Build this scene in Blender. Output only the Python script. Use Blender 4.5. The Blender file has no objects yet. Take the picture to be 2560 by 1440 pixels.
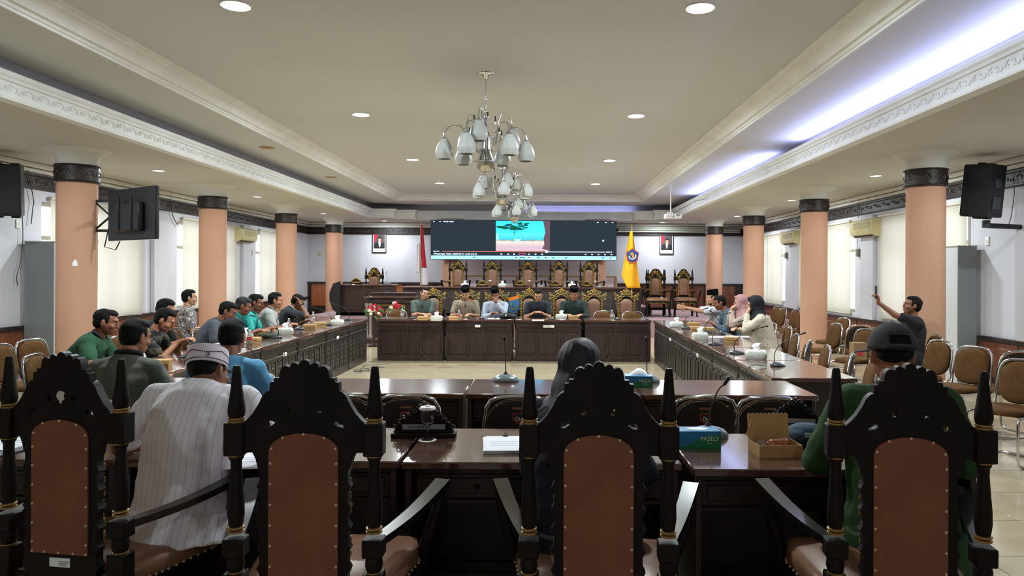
import bpy, math, random
from math import sin, cos, pi, radians as R, atan2, sqrt
from mathutils import Vector, Matrix, Euler
from mathutils.geometry import tessellate_polygon
rnd = random.Random(7)
scene = bpy.context.scene
COL = scene.collection
# ------------------------------------------------------------------ camera, world, exposure
VX, VY, F, ROLL, HC = 1357.0, 682.0, 1800.0, 0.0050, 1.6
cd = bpy.data.cameras.new('camera'); cam = bpy.data.objects.new('camera', cd); COL.objects.link(cam)
cam.location = (0, 0, HC)
cam.rotation_euler = (Matrix.Rotation(pi/2, 3, 'X') @ Matrix.Rotation(ROLL, 3, 'Z')).to_euler()
cd.sensor_width = 36; cd.lens = F*36/2560; cd.shift_x = -(VX-1280)/2560; cd.shift_y = (VY-720)/2560
cd.clip_start = 0.05; cd.clip_end = 200
scene.camera = cam
w = bpy.data.worlds.new('world'); scene.world = w; w.use_nodes = True
bg = w.node_tree.nodes['Background']; bg.inputs[0].default_value = (0.95, 0.96, 1.0, 1); bg.inputs[1].default_value = 1.05
scene.view_settings.view_transform = 'Standard'; scene.view_settings.look = 'None'
scene.view_settings.exposure = 1.05; scene.view_settings.gamma = 1; scene.view_settings.use_curve_mapping = False
scene.cycles.use_denoising = True
scene.cycles.max_bounces = 7; scene.cycles.diffuse_bounces = 4; scene.cycles.glossy_bounces = 3
scene.cycles.transmission_bounces = 4; scene.cycles.transparent_max_bounces = 6
scene.cycles.caustics_reflective = False; scene.cycles.caustics_refractive = False
scene.cycles.sample_clamp_indirect = 4.0
LAMP_W, LAMP_LOW_W, COVE_W = 62.0, 30.0, 48.0

def pix(px, py):
    dx, dy = px-VX, py-VY
    return dx+ROLL*dy, dy-ROLL*dx
def atz(px, py, z):            # point on the horizontal plane z seen at a pixel
    x, y = pix(px, py); Y = (HC-z)*F/y
    return Vector((x*Y/F, Y, z))
def aty(px, py, Y):            # point at depth Y
    x, y = pix(px, py)
    return Vector((x*Y/F, Y, HC-y*Y/F))

# ------------------------------------------------------------------ mesh builder
class MB:
    def __init__(s, M=None): s.v = []; s.f = []; s.M = M or Matrix()
    def add(s, vs, fs, M=None):
        T = s.M @ M if M is not None else s.M
        o = len(s.v); s.v += [tuple(T @ Vector(p)) for p in vs]; s.f += [tuple(i+o for i in f) for f in fs]
        return s
    def box(s, c, d, b=0.0, M=None):
        x, y, z = d[0]/2, d[1]/2, d[2]/2; cx, cy, cz = c
        if b <= 0:
            vs = [(cx+i*x, cy+j*y, cz+k*z) for i in (-1, 1) for j in (-1, 1) for k in (-1, 1)]
            return s.add(vs, [(0,1,3,2),(4,6,7,5),(0,4,5,1),(2,3,7,6),(0,2,6,4),(1,5,7,3)], M)
        b = min(b, x*.95, y*.95, z*.95); vs = []; ix = {}
        for i in (-1, 1):
            for j in (-1, 1):
                for k in (-1, 1):
                    for a in range(3):
                        e = [x-b, y-b, z-b]; e[a] += b
                        ix[(i,j,k,a)] = len(vs); vs.append((cx+i*e[0], cy+j*e[1], cz+k*e[2]))
        fs = []
        for a in range(3):
            u, v = (a+1) % 3, (a+2) % 3
            for sg in (-1, 1):
                q = []
                for (p, r) in ((-1,-1),(1,-1),(1,1),(-1,1)):
                    t = [0,0,0]; t[a] = sg; t[u] = p; t[v] = r; q.append(ix[(t[0],t[1],t[2],a)])
                fs.append(tuple(q if sg > 0 else q[::-1]))
            for p in (-1, 1):
                for r in (-1, 1):   # edge along a
                    t0 = [0,0,0]; t0[a] = -1; t0[u] = p; t0[v] = r; t1 = t0[:]; t1[a] = 1
                    q = (ix[(*t0,u)], ix[(*t1,u)], ix[(*t1,v)], ix[(*t0,v)])
                    fs.append(q if p*r < 0 else q[::-1])
        for i in (-1, 1):
            for j in (-1, 1):
                for k in (-1, 1):
                    q = (ix[(i,j,k,0)], ix[(i,j,k,1)], ix[(i,j,k,2)]); fs.append(q if i*j*k > 0 else q[::-1])
        return s.add(vs, fs, M)
    def rings(s, rs, cap=True, M=None, closed=False):
        n = len(rs[0]); vs = [p for r in rs for p in r]; fs = []
        m = len(rs)
        for i in range(m if closed else m-1):
            a, b = i*n, ((i+1) % m)*n
            for j in range(n): fs.append((a+j, a+(j+1) % n, b+(j+1) % n, b+j))
        if cap and not closed: fs.append(tuple(range(n))[::-1]); fs.append(tuple((m-1)*n+j for j in range(n)))
        return s.add(vs, fs, M)
    def tube(s, pts, r, n=8, closed=False, cap=True, M=None, flat=1.0):
        pts = [Vector(p) for p in pts]; m = len(pts); rs = []
        t0 = (pts[1]-pts[0]).normalized(); up = Vector((0,0,1)) if abs(t0.z) < .9 else Vector((1,0,0))
        nx = t0.cross(up).normalized()
        for i, p in enumerate(pts):
            if closed: t = (pts[(i+1) % m]-pts[i-1]).normalized()
            else: t = (pts[min(i+1, m-1)]-pts[max(i-1, 0)]).normalized()
            nx = (nx-t*nx.dot(t)); nx = nx.normalized() if nx.length > 1e-6 else t.orthogonal().normalized()
            ny = t.cross(nx); rr = r[i] if isinstance(r, (list, tuple)) else r
            rs.append([p+nx*cos(2*pi*j/n)*rr+ny*sin(2*pi*j/n)*rr*flat for j in range(n)])
        return s.rings(rs, cap, M, closed)
    def lathe(s, prof, n=16, c=(0,0,0), sx=1.0, sy=1.0, M=None, lobes=0, amp=0.0):
        rs = []
        for (r, z) in prof:
            ring = []
            for j in range(n):
                a = 2*pi*j/n; q = r*(1+amp*cos(lobes*a)) if lobes else r
                ring.append((c[0]+q*cos(a)*sx, c[1]+q*sin(a)*sy, c[2]+z))
            rs.append(ring)
        return s.rings(rs, True, M)
    def ell(s, c, r, rot=None, n=12, m=8, M=None):
        rot = rot or Matrix.Identity(3); rs = []
        c = Vector(c)
        for i in range(1, m):
            p = pi*i/m
            rs.append([c+rot @ Vector((r[0]*sin(p)*cos(2*pi*j/n), r[1]*sin(p)*sin(2*pi*j/n), -r[2]*cos(p))) for j in range(n)])
        return s.rings(rs, True, M)
    def cap_(s, a, ra, b, rb, n=12, M=None):
        a, b = Vector(a), Vector(b); d = b-a; L = d.length
        if L < 1e-5: return s.ell(a, (ra,)*3)
        d /= L; x = d.orthogonal().normalized(); y = d.cross(x); rs = []
        for (p, r, lo, hi) in ((a, ra, -80, 0), (b, rb, 0, 80)):
            for k in range(4):
                t = R(lo+(hi-lo)*k/3); rs.append([p+d*(r*sin(t))+(x*cos(2*pi*j/n)+y*sin(2*pi*j/n))*(r*cos(t)) for j in range(n)])
        return s.rings(rs, True, M)
    def prism(s, outer, d0, d1, holes=(), M=None):
        """outer: 2D points (x,z), extruded in y from d0 to d1"""
        loops = [list(outer)]+[list(h) for h in holes]
        tris = tessellate_polygon([[Vector((p[0], p[1], 0)) for p in l] for l in loops])
        flat = [p for l in loops for p in l]; n = len(flat)
        vs = [(p[0], d0, p[1]) for p in flat]+[(p[0], d1, p[1]) for p in flat]
        fs = [tuple(t) for t in tris]+[tuple(i+n for i in t)[::-1] for t in tris]; o = 0
        for l in loops:
            m = len(l)
            for i in range(m): fs.append((o+i, o+(i+1) % m, n+o+(i+1) % m, n+o+i))
            o += m
        return s.add(vs, fs, M)
    def sweep(s, path, prof, closed=False, M=None):
        """path: 2D (x,y); prof: (u,z), u to the left of the path"""
        m = len(path); rs = []
        for i in range(m):
            p = Vector(path[i])
            a = (Vector(path[i])-Vector(path[i-1])).normalized() if (closed or i > 0) else None
            b = (Vector(path[(i+1) % m])-Vector(path[i])).normalized() if (closed or i < m-1) else None
            a = a or b; b = b or a
            na, nb = Vector((-a.y, a.x)), Vector((-b.y, b.x)); k = (na+nb)
            k = k/max(.3, k.dot(na)) if k.length > 1e-6 else na
            rs.append([(p.x+k.x*u, p.y+k.y*u, z) for (u, z) in prof])
        return s.rings(rs, True, M, closed)
    def build(s, name, mat, parent=None, smooth=40, mods=None):
        me = bpy.data.meshes.new(name); me.from_pydata(s.v, [], s.f)
        import bmesh
        bm = bmesh.new(); bm.from_mesh(me); bmesh.ops.recalc_face_normals(bm, faces=bm.faces); bm.to_mesh(me); bm.free()
        if smooth:
            me.polygons.foreach_set('use_smooth', [True]*len(me.polygons))
            if smooth < 180: me.set_sharp_from_angle(angle=R(smooth))
        if mat: me.materials.append(mat)
        o = bpy.data.objects.new(name, me); COL.objects.link(o)
        if parent: o.parent = parent
        return o
TODO = []
def remesh(o, vox, smooth=3, disp=None):
    m = o.modifiers.new('r', 'REMESH'); m.mode = 'VOXEL'; m.voxel_size = vox; m.use_smooth_shade = True
    if smooth: q = o.modifiers.new('s', 'SMOOTH'); q.factor = .5; q.iterations = smooth
    if disp:
        q = o.modifiers.new('d', 'DISPLACE'); q.texture = CLOUD[disp[1]]; q.strength = disp[0]; q.mid_level = .5; q.texture_coords = 'LOCAL'
    TODO.append(o); return o
def flush():
    dg = bpy.context.evaluated_depsgraph_get(); out = []
    for o in TODO: out.append((o, bpy.data.meshes.new_from_object(o.evaluated_get(dg), depsgraph=dg)))
    for o, me in out:
        old = o.data; o.modifiers.clear(); o.data = me; me.name = old.name
        me.polygons.foreach_set('use_smooth', [True]*len(me.polygons))
        if not len(me.materials) and len(old.materials): me.materials.append(old.materials[0])
    TODO.clear()
CLOUD = {}
for k_, sz in (('fine', .05), ('mid', .11), ('big', .2)):
    t_ = bpy.data.textures.new(k_, 'CLOUDS'); t_.noise_scale = sz; t_.noise_depth = 1; CLOUD[k_] = t_

def thing(name, label, cat, loc=(0,0,0), rz=0.0, group=None, rx=0.0):
    o = bpy.data.objects.new(name, None); COL.objects.link(o); o.empty_display_size = .1
    o.location = loc; o.rotation_euler = (rx, 0, rz); o['label'] = label; o['category'] = cat
    if group: o['group'] = group
    return o
def tag(o, label, cat, group=None, loc=None, rz=None):
    o['label'] = label; o['category'] = cat
    if group: o['group'] = group
    if loc is not None: o.location = loc
    if rz is not None: o.rotation_euler = (0, 0, rz)
    return o
def struct(o): o['kind'] = 'structure'; return o
def stuff(o): o['kind'] = 'stuff'; return o
def kids(o): return [c for c in bpy.data.objects if c.parent == o]
KC = {}
def tree(o):
    if o.name not in KC: KC[o.name] = [(c, tree(c)) for c in kids(o)]
    return KC[o.name]
def dup(o, loc=None, rz=None, label=None, group=None):
    t = tree(o)
    def rec(src, tr, par):
        c = src.copy(); COL.objects.link(c); c.parent = par
        for (s_, st) in tr: rec(s_, st, c)
        return c
    r = rec(o, t, None)
    if loc is not None: r.location = loc
    if rz is not None: r.rotation_euler = (0, 0, rz)
    if label: r['label'] = label
    if group: r['group'] = group
    return r
def text(name, body, size, mat, parent, loc, rot, align='CENTER', sx=1.0, ext=.0004):
    cu = bpy.data.curves.new(name, 'FONT'); cu.body = body; cu.size = size; cu.align_x = align; cu.align_y = 'CENTER'; cu.extrude = ext
    cu.resolution_u = 3; cu.materials.append(mat); q = bpy.data.objects.new(name+'_curve', cu); COL.objects.link(q)
    me = bpy.data.meshes.new_from_object(q.evaluated_get(bpy.context.evaluated_depsgraph_get())); bpy.data.objects.remove(q)
    o = bpy.data.objects.new(name, me); COL.objects.link(o)
    o.parent = parent; o.location = loc; o.rotation_euler = rot; o.scale = (sx, 1, 1); return o

# ------------------------------------------------------------------ materials
def lin(h):
    if isinstance(h, str): h = [int(h[i:i+2], 16)/255 for i in (0, 2, 4)]
    else: h = [c/255 for c in h]
    return tuple((c/12.92 if c <= .04045 else ((c+.055)/1.055)**2.4) for c in h)+(1,)
MATS = {}
def mat(name, col, rough=.6, metal=0, var=None, vs=4.0, vstretch=(1,1,1), bump=0, bs=30.0, coat=0, emit=0, trans=0, spec=.5, alpha=1, detail=4, ior=1.45, subsurf=0, sheen=0):
    if name in MATS: return MATS[name]
    m = bpy.data.materials.new(name); m.use_nodes = True; nt = m.node_tree; N = nt.nodes; L = nt.links
    p = N['Principled BSDF']; c = lin(col); p.inputs['Base Color'].default_value = c
    p.inputs['Roughness'].default_value = rough; p.inputs['Metallic'].default_value = metal
    p.inputs['Specular IOR Level'].default_value = spec; p.inputs['Coat Weight'].default_value = coat; p.inputs['Coat Roughness'].default_value = .08
    p.inputs['IOR'].default_value = ior; p.inputs['Transmission Weight'].default_value = trans; p.inputs['Alpha'].default_value = alpha
    if subsurf: p.inputs['Subsurface Weight'].default_value = subsurf; p.inputs['Subsurface Scale'].default_value = .01
    if sheen: p.inputs['Sheen Weight'].default_value = sheen
    if emit: p.inputs['Emission Color'].default_value = c; p.inputs['Emission Strength'].default_value = emit
    if var or bump:
        tc = N.new('ShaderNodeTexCoord'); mp = N.new('ShaderNodeMapping'); mp.inputs['Scale'].default_value = vstretch
        L.new(tc.outputs['Object'], mp.inputs['Vector'])
    if var:
        nz = N.new('ShaderNodeTexNoise'); nz.inputs['Scale'].default_value = vs; nz.inputs['Detail'].default_value = detail
        L.new(mp.outputs[0], nz.inputs['Vector'])
        cr = N.new('ShaderNodeValToRGB'); cr.color_ramp.elements[0].position = .3; cr.color_ramp.elements[1].position = .72
        cr.color_ramp.elements[0].color = c; cr.color_ramp.elements[1].color = lin(var)
        L.new(nz.outputs[0], cr.inputs[0]); L.new(cr.outputs[0], p.inputs['Base Color'])
    if bump:
        n2 = N.new('ShaderNodeTexNoise'); n2.inputs['Scale'].default_value = bs; n2.inputs['Detail'].default_value = 3
        L.new(mp.outputs[0], n2.inputs['Vector'])
        b = N.new('ShaderNodeBump'); b.inputs['Strength'].default_value = bump; b.inputs['Distance'].default_value = .01
        L.new(n2.outputs[0], b.inputs['Height']); L.new(b.outputs[0], p.inputs['Normal'])
    MATS[name] = m; return m
def emis(name, col, s=1.0):
    if name in MATS: return MATS[name]
    m = bpy.data.materials.new(name); m.use_nodes = True; nt = m.node_tree; nt.nodes.clear()
    e = nt.nodes.new('ShaderNodeEmission'); e.inputs[0].default_value = lin(col); e.inputs[1].default_value = s
    o = nt.nodes.new('ShaderNodeOutputMaterial'); nt.links.new(e.outputs[0], o.inputs[0]); MATS[name] = m; return m
def voro(name, cols, scale, rough=.8, feature='F1', stretch=(1,1,1), pos=(0,.35,.6,.8), rand=1.0, bump=0):
    """printed cloth: colours by Voronoi distance"""
    m = mat(name, cols[0], rough); nt = m.node_tree; N = nt.nodes; L = nt.links; p = N['Principled BSDF']
    tc = N.new('ShaderNodeTexCoord'); mp = N.new('ShaderNodeMapping'); mp.inputs['Scale'].default_value = stretch
    v = N.new('ShaderNodeTexVoronoi'); v.feature = feature; v.inputs['Scale'].default_value = scale; v.inputs['Randomness'].default_value = rand
    cr = N.new('ShaderNodeValToRGB'); cr.color_ramp.interpolation = 'CONSTANT'
    els = cr.color_ramp.elements
    while len(els) < len(cols): els.new(.5)
    for i, c in enumerate(cols): els[i].position = pos[i]; els[i].color = lin(c)
    L.new(tc.outputs['Object'], mp.inputs[0]); L.new(mp.outputs[0], v.inputs['Vector']); L.new(v.outputs['Distance'], cr.inputs[0]); L.new(cr.outputs[0], p.inputs['Base Color'])
    return m
def stripes(name, base, line, period, width, axis='X', rough=.8, second=None):
    m = mat(name, base, rough); nt = m.node_tree; N = nt.nodes; L = nt.links; p = N['Principled BSDF']
    tc = N.new('ShaderNodeTexCoord'); sx = N.new('ShaderNodeSeparateXYZ'); L.new(tc.outputs['Object'], sx.inputs[0])
    d = N.new('ShaderNodeMath'); d.operation = 'DIVIDE'; d.inputs[1].default_value = period; L.new(sx.outputs[axis], d.inputs[0])
    fr = N.new('ShaderNodeMath'); fr.operation = 'FRACT'; L.new(d.outputs[0], fr.inputs[0])
    lt = N.new('ShaderNodeMath'); lt.operation = 'LESS_THAN'; lt.inputs[1].default_value = width; L.new(fr.outputs[0], lt.inputs[0])
    mx = N.new('ShaderNodeMix'); mx.data_type = 'RGBA'; mx.inputs['A'].default_value = lin(base); mx.inputs['B'].default_value = lin(line)
    L.new(lt.outputs[0], mx.inputs['Factor']); L.new(mx.outputs['Result'], p.inputs['Base Color']); return m
def wood(name, c1, c2, rough=.25, coat=.5, scale=3.0, axis=0, spec=.5):
    st = [12, 12, 12]; st[axis] = .8
    return mat(name, c1, rough, var=c2, vs=scale, vstretch=tuple(st), coat=coat, spec=spec, detail=6)
M_wall = mat('wall_paint', 'c6c6cd', .75, var='bbbbc2', vs=.8)
M_wallb = mat('niche_paint', 'd9c8cc', .75)
M_ceil = mat('ceiling_paint', 'd2d5d6', .85, var='c8cbcc', vs=.35)
M_ceil_low = mat('low_ceiling_paint', 'cac7be', .85, var='bdbaae', vs=.5)
M_mould = mat('moulding_plaster', 'ecedec', .6, var='e0e1de', vs=3)
M_cove = mat('cove_paint', 'c0bec4', .8)
M_peach = mat('peach_paint', 'c1947a', .75, var='b78a70', vs=1.2)
M_cap = mat('capital_paint', 'd4d2cb', .7)
M_carve = mat('dark_carved_wood', '1b1412', .45, var='2b201c', vs=9, bump=.6, bs=40)
M_carvehi = mat('carved_relief_wood', '4a423c', .4, var='2c2420', vs=14)
M_wainf = wood('wainscot_frame_wood', '170f0d', '261814', .4, .3)
M_wain = wood('wainscot_panel_wood', '5a3020', '7a4428', .4, .2, 2.0, 2)
M_wainor = wood('orange_panel_wood', '8a4a28', 'a55f36', .4, .2, 2.0, 2)
M_top = wood('table_top_wood', '4b322b', '62443a', .16, .8, 2.2, 0)
M_body = wood('table_body_wood', '281919', '362423', .38, .25, 2.0, 2)
M_body2 = wood('side_table_body_wood', '25201e', '38302c', .42, .25, 2.0, 2)
M_deskdk = wood('desk_inner_wood', '1c1311', '2a1d19', .45, .15, 2.0, 0)
M_throne = mat('throne_black_wood', '120d0b', .5, var='1a1310', vs=6, spec=.22)
M_leath = mat('brown_leather', '84503a', .6, var='764633', vs=9, bump=.15, bs=220, spec=.3)
M_arm = mat('armrest_wood', '1b1817', .25, coat=.6)
M_leath2 = mat('tan_leather', '8a6450', .48, var='7d5846', vs=9)
M_seat = mat('seat_leather', '8a6248', .36, var='7a5540', vs=6, coat=.15)
M_gold = mat('gold_leaf', 'c9a545', .4, metal=.35, var='80601f', vs=30)
M_ring = mat('antique_gold_paint', 'a07a45', .4, metal=.3)
M_nail = mat('brass_nail', 'cbb894', .4, metal=.3)
M_chrome = mat('chrome', 'd8dadc', .12, metal=1)
M_fab = mat('brown_upholstery', '5f4225', .95, var='52381e', vs=12, spec=.2)
M_shell = mat('chair_back_shell', '241a17', .5)
M_black = mat('black_plastic', '15171a', .45)
M_dkgrey = mat('dark_grey_plastic', '33373b', .35)
M_grey = mat('grey_board', '858d8f', .5, var='7a8285', vs=1.5)
M_white = mat('white_plastic', 'e4e4e0', .5)
M_paper = mat('white_paper', 'e8eaee', .7)
M_kraft = mat('kraft_cardboard', 'c09a68', .8, var='b38d5c', vs=8)
M_kraftin = mat('kraft_inside', '8a6c46', .85)
M_tissue = mat('tissue_pack_film', 'd6d8cf', .35, var='bfc2b8', vs=14, bump=.5, bs=40)
M_tis = mat('tissue_sheet', 'f0f2f2', .9)
M_ac = mat('yellowed_white_plastic', 'c9bf93', .5, var='b8ad80', vs=3)
M_glass = mat('clear_glass', 'ffffff', .03, trans=1, ior=1.3)
M_pet = mat('clear_bottle_plastic', 'e8eef2', .08, trans=.85, ior=1.15)
M_red = mat('red_print', 'b52a35', .5)
M_skinA = mat('skin_tan', 'ad7658', .5, var='a06c50', vs=6, subsurf=.08)
M_skinB = mat('skin_brown', '8c5a42', .5, var='80513b', vs=6, subsurf=.08)
M_skinC = mat('skin_light', 'c09072', .5, var='b38467', vs=6, subsurf=.08)
M_hair = mat('black_hair', '0a0909', .75, bump=.5, bs=160, spec=.25)
M_hairg = mat('greying_hair', '2e2d2d', .8, bump=.6, bs=160)
M_eye = mat('eye_white', 'd8d2cc', .3); M_iris = mat('iris_dark', '120b08', .2); M_lip = mat('lip', '8a5146', .5)
M_peci = mat('black_velvet', '09080a', .95, spec=.1)
M_carpet = mat('pink_grey_carpet', 'a08488', .95, var='957a7e', vs=20)
M_lampon = emis('lit_diffuser', 'f2fbff', 14.0)
M_lamplo = emis('lit_small_diffuser', 'd8ecff', 5.0)
M_cable = mat('grey_cable', '3a3a3c', .5)
M_frost = mat('frosted_shade_glass', 'dfe3e0', .4, subsurf=.0, trans=.25, ior=1.2, var='cfd4d2', vs=30, vstretch=(1,1,.1))
# ------------------------------------------------------------------ the room
XL, XR, YB, YN = -7.7, 6.55, 23.6, -2.5
ZL, ZI, ZU = 3.22, 3.65, 3.80
def M4(x=0, y=0, z=0, rz=0, rx=0, ry=0): return Matrix.Translation((x, y, z)) @ Euler((rx, ry, rz)).to_matrix().to_4x4()
# floor with separate tiles where they can be told apart
def tile_mat():
    m = mat('cream_floor_tile', 'c7b89a', .14, var='bbab8b', vs=1.3, vstretch=(1, 3, 1), spec=.6, coat=.3)
    return m
M_tile = tile_mat(); M_grout = mat('tile_grout', '8f8062', .8)
floor = struct(MB().box(((XL+XR)/2, (YB+YN)/2, -.056), (XR-XL, YB-YN, .1)).build('floor', M_grout))
tm = MB().box((0, 0, -.004), (.592, .592, .008), .0015).build('tile', M_tile, floor)
tm.location = (100, 0, 0); firstt = [tm]
rest = MB(); S = .6
for i in range(int((XR-XL)/S)+1):
    for j in range(int((YB-YN)/S)+1):
        x, y = XL+S*(i+.5), YN+S*(j+.5)
        if x > XR or y > YB: continue
        near = (1.9 < x < 6.5 and 1.6 < y < 9.5) or (-3.2 < x < 1.9 and 5.6 < y < 13.2)
        if near:
            t = firstt.pop() if firstt else None
            if t is None: t = tm.copy(); COL.objects.link(t)
            t.location = (x, y, 0)
        else: rest.box((x, y, -.004), (.592, .592, .008))
stuff(rest.build('floor_tiles', M_tile, floor, 0))

# windows
WL = [(11.05, 13.7), (15.15, 17.95), (19.3, 22.3)]; WR = [(11.1, 13.9), (15.1, 18.3), (19.45, 22.3)]
WZ0, WZ1 = .80, 2.66
M_frame = mat('window_frame_paint', 'c4beb0', .5); 
def pane_mat():
    m = bpy.data.materials.new('window_glass'); m.use_nodes = True; nt = m.node_tree; N = nt.nodes; L = nt.links; N.clear()
    a = N.new('ShaderNodeBsdfTransparent'); a.inputs[0].default_value = (.93,.96,.97,1); b = N.new('ShaderNodeBsdfGlossy'); b.inputs[1].default_value = .02
    x = N.new('ShaderNodeMixShader'); x.inputs[0].default_value = .06; o = N.new('ShaderNodeOutputMaterial')
    L.new(a.outputs[0], x.inputs[1]); L.new(b.outputs[0], x.inputs[2]); L.new(x.outputs[0], o.inputs[0]); return m
M_pane = pane_mat()
def blind_mat():
    m = bpy.data.materials.new('blind_fabric'); m.use_nodes = True; nt = m.node_tree; N = nt.nodes; L = nt.links; N.clear()
    d = N.new('ShaderNodeBsdfDiffuse'); d.inputs[0].default_value = lin('dfdccd'); t = N.new('ShaderNodeBsdfTranslucent'); t.inputs[0].default_value = lin('ddd5c6')
    x = N.new('ShaderNodeMixShader'); x.inputs[0].default_value = .62; o = N.new('ShaderNodeOutputMaterial')
    L.new(d.outputs[0], x.inputs[1]); L.new(t.outputs[0], x.inputs[2]); L.new(x.outputs[0], o.inputs[0]); return m
M_blind = blind_mat()
def side_wall(name, X, sgn, wins):
    """sgn -1 left, +1 right; the wall's body lies outside of X"""
    b = MB(); xc = X+sgn*.15; ys = [YN]+[v for a in wins for v in a]+[YB]
    for k in range(0, len(ys), 2): b.box((xc, (ys[k]+ys[k+1])/2, 2.1), (.3, ys[k+1]-ys[k], 4.2))
    for (a, c) in wins:
        b.box((xc, (a+c)/2, WZ0/2), (.3, c-a, WZ0)); b.box((xc, (a+c)/2, (4.2+WZ1)/2), (.3, c-a, 4.2-WZ1))
    wo = struct(b.build(name, M_wall, None, 0))
    # wainscot: black cap and brown panels
    zt = .78 if sgn < 0 else .70
    segs = []; y = 3.0
    cap = MB().box((X-sgn*.03, 12.0, zt-.03), (.06, 23.0, .07), .01); cap.build('wainscot_cap', M_wainf, wo)
    MB().box((X-sgn*.02, 12.0, .06), (.04, 23.0, .12), .01).build('skirting', M_wainf, wo)
    pm = None
    for k in range(22):
        yy = 1.2+k*1.02
        if yy > 22.9: break
        if pm is None:
            q = MB(); q.box((0, 0, 0), (.02, .98, zt-.18), .004); q.box((-sgn*.012, 0, 0), (.02, .80, zt-.34), .008)
            pm = q.build('wainscot_panel', M_wain, wo); o = pm
        else: o = pm.copy(); COL.objects.link(o)
        o.location = (X-sgn*.012, yy, .12+(zt-.18)/2)
    # pilasters between the windows
    for yy, wd in ((9.6, .5), (8.1, .35), (14.4, .55), (18.6, .5)):
        MB().box((X-sgn*.04, yy, (zt+2.78)/2), (.08, wd, 2.78-zt), .01).build('pilaster', M_wall, wo)
    return wo
wl = side_wall('wall_left', XL, -1, WL); wr = side_wall('wall_right', XR, 1, WR)
nwin = [0]
def window(X, sgn, a, c, slot):
    nwin[0] += 1; root = bpy.data.objects.new('window_%d' % nwin[0], None); COL.objects.link(root); root['kind'] = 'structure'
    root.location = (X+sgn*.12, (a+c)/2, (WZ0+WZ1)/2); wd, h = c-a, WZ1-WZ0
    f = MB()
    for yy in (-wd/2+.03, wd/2-.03): f.box((0, yy, 0), (.07, .06, h), .005)
    for zz in (-h/2+.03, h/2-.03, h/2-.55): f.box((0, 0, zz), (.06, wd, .06), .005)
    for k in (1, 2): f.box((0, -wd/2+wd*k/3, 0), (.05, .05, h), .005)
    f.build('window_frame', M_frame, root)
    for k in range(3):
        MB().box((0, -wd/2+wd*(k+.5)/3, 0), (.006, wd/3-.05, h-.06)).build('pane', M_pane, root, 0)
    return root
for (a, c) in WL: window(XL, -1, a, c, 1)
for (a, c) in WR: window(XR, 1, a, c, 1)
def blind(X, sgn, y0, y1, label, drop=1.93):
    t = thing('roller_blind', label, 'blind', (X-sgn*.05, (y0+y1)/2, 0), 0, 'roller blinds over the side windows')
    wd = y1-y0; z1 = 2.70; z0 = z1-drop; n = 14; vs = []; fs = []
    for i in range(n+1):
        for k in range(9):
            yy = -wd/2+wd*i/n; zz = z0+(z1-z0)*k/8
            vs.append((sin(i*1.1)*.006*(1-k/8)+sin(i*.45+1)*.012*(1-k/8), yy, zz))
    for i in range(n):
        for k in range(8): a_ = i*9+k; fs.append((a_, a_+9, a_+10, a_+1))
    MB().add(vs, fs).build('blind_fabric', M_blind, t, 180)
    MB().tube([(0, -wd/2-.02, z1+.02), (0, wd/2+.02, z1+.02)], .03, 10).build('roller', M_frame, t)
    MB().box((0, 0, z0), (.015, wd, .025), .004).build('bottom_bar', M_frame, t)
    MB().tube([(-sgn*.02, -wd/2-.03, z1), (-sgn*.025, -wd/2-.04, 1.8), (-sgn*.02, -wd/2-.03, .95)], .003, 5).build('pull_cord', M_white, t)
    return t
for X, sg, wins, side in ((XL, -1, WL, 'left'), (XR, 1, WR, 'right')):
    for (a, c), pos in zip(wins, ('nearest', 'middle', 'farthest')):
        m_ = (a+c)/2; s0 = a+(.14 if pos != 'nearest' or sg < 0 else .02)
        if pos == 'nearest' and sg > 0: s0 = a-.05
        blind(X, sg, s0, m_-.02, 'cream roller blind, near half of the %s window of the %s wall' % (pos, side))
        blind(X, sg, m_+.02, c+.03, 'cream roller blind, far half of the %s window of the %s wall' % (pos, side))

# end walls
nb = MB().box(((XL+XR)/2, YN-.1, 2.1), (XR-XL+.6, .2, 4.2)); struct(nb.build('wall_back', M_wall, None, 0))
wf = struct(MB().box(((XL+XR)/2, YB+.15, 2.1), (XR-XL+.6, .3, 4.2)).build('wall_front', M_wall, None, 0))
for x0_, x1_ in ((XL, -3.05), (1.9, XR)): MB().box(((x0_+x1_)/2, YB-.01, .62), (x1_-x0_, .03, 1.22)).build('wainscot_board', M_wainf, wf)
for x0_, x1_ in ((XL, -3.05), (1.9, XR)): MB().box(((x0_+x1_)/2, YB-.035, 1.235), (x1_-x0_, .08, .07), .01).build('wainscot_cap', M_wainf, wf)
# pinkish niche between the two middle columns
MB().box((-.57, YB-.03, 2.0), (4.9, .06, 2.5), .005).build('niche_panel', M_wallb, wf)
for k in range(5): MB().box((-7.1+k*1.02, YB-.02, .85), (.95, .03, .72), .006).build('wainscot_panel', M_wainor if k % 2 == 0 and k < 3 else M_wain, wf)
for k in range(4): MB().box((2.75+k*1.02, YB-.02, .85), (.95, .03, .72), .006).build('wainscot_panel', M_wain, wf)
# roof slab
struct(MB().box(((XL+XR)/2, (YB+YN)/2, 4.28), (XR-XL+.6, YB-YN+.6, .2)).build('ceiling_slab', M_ceil, None, 0))

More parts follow.
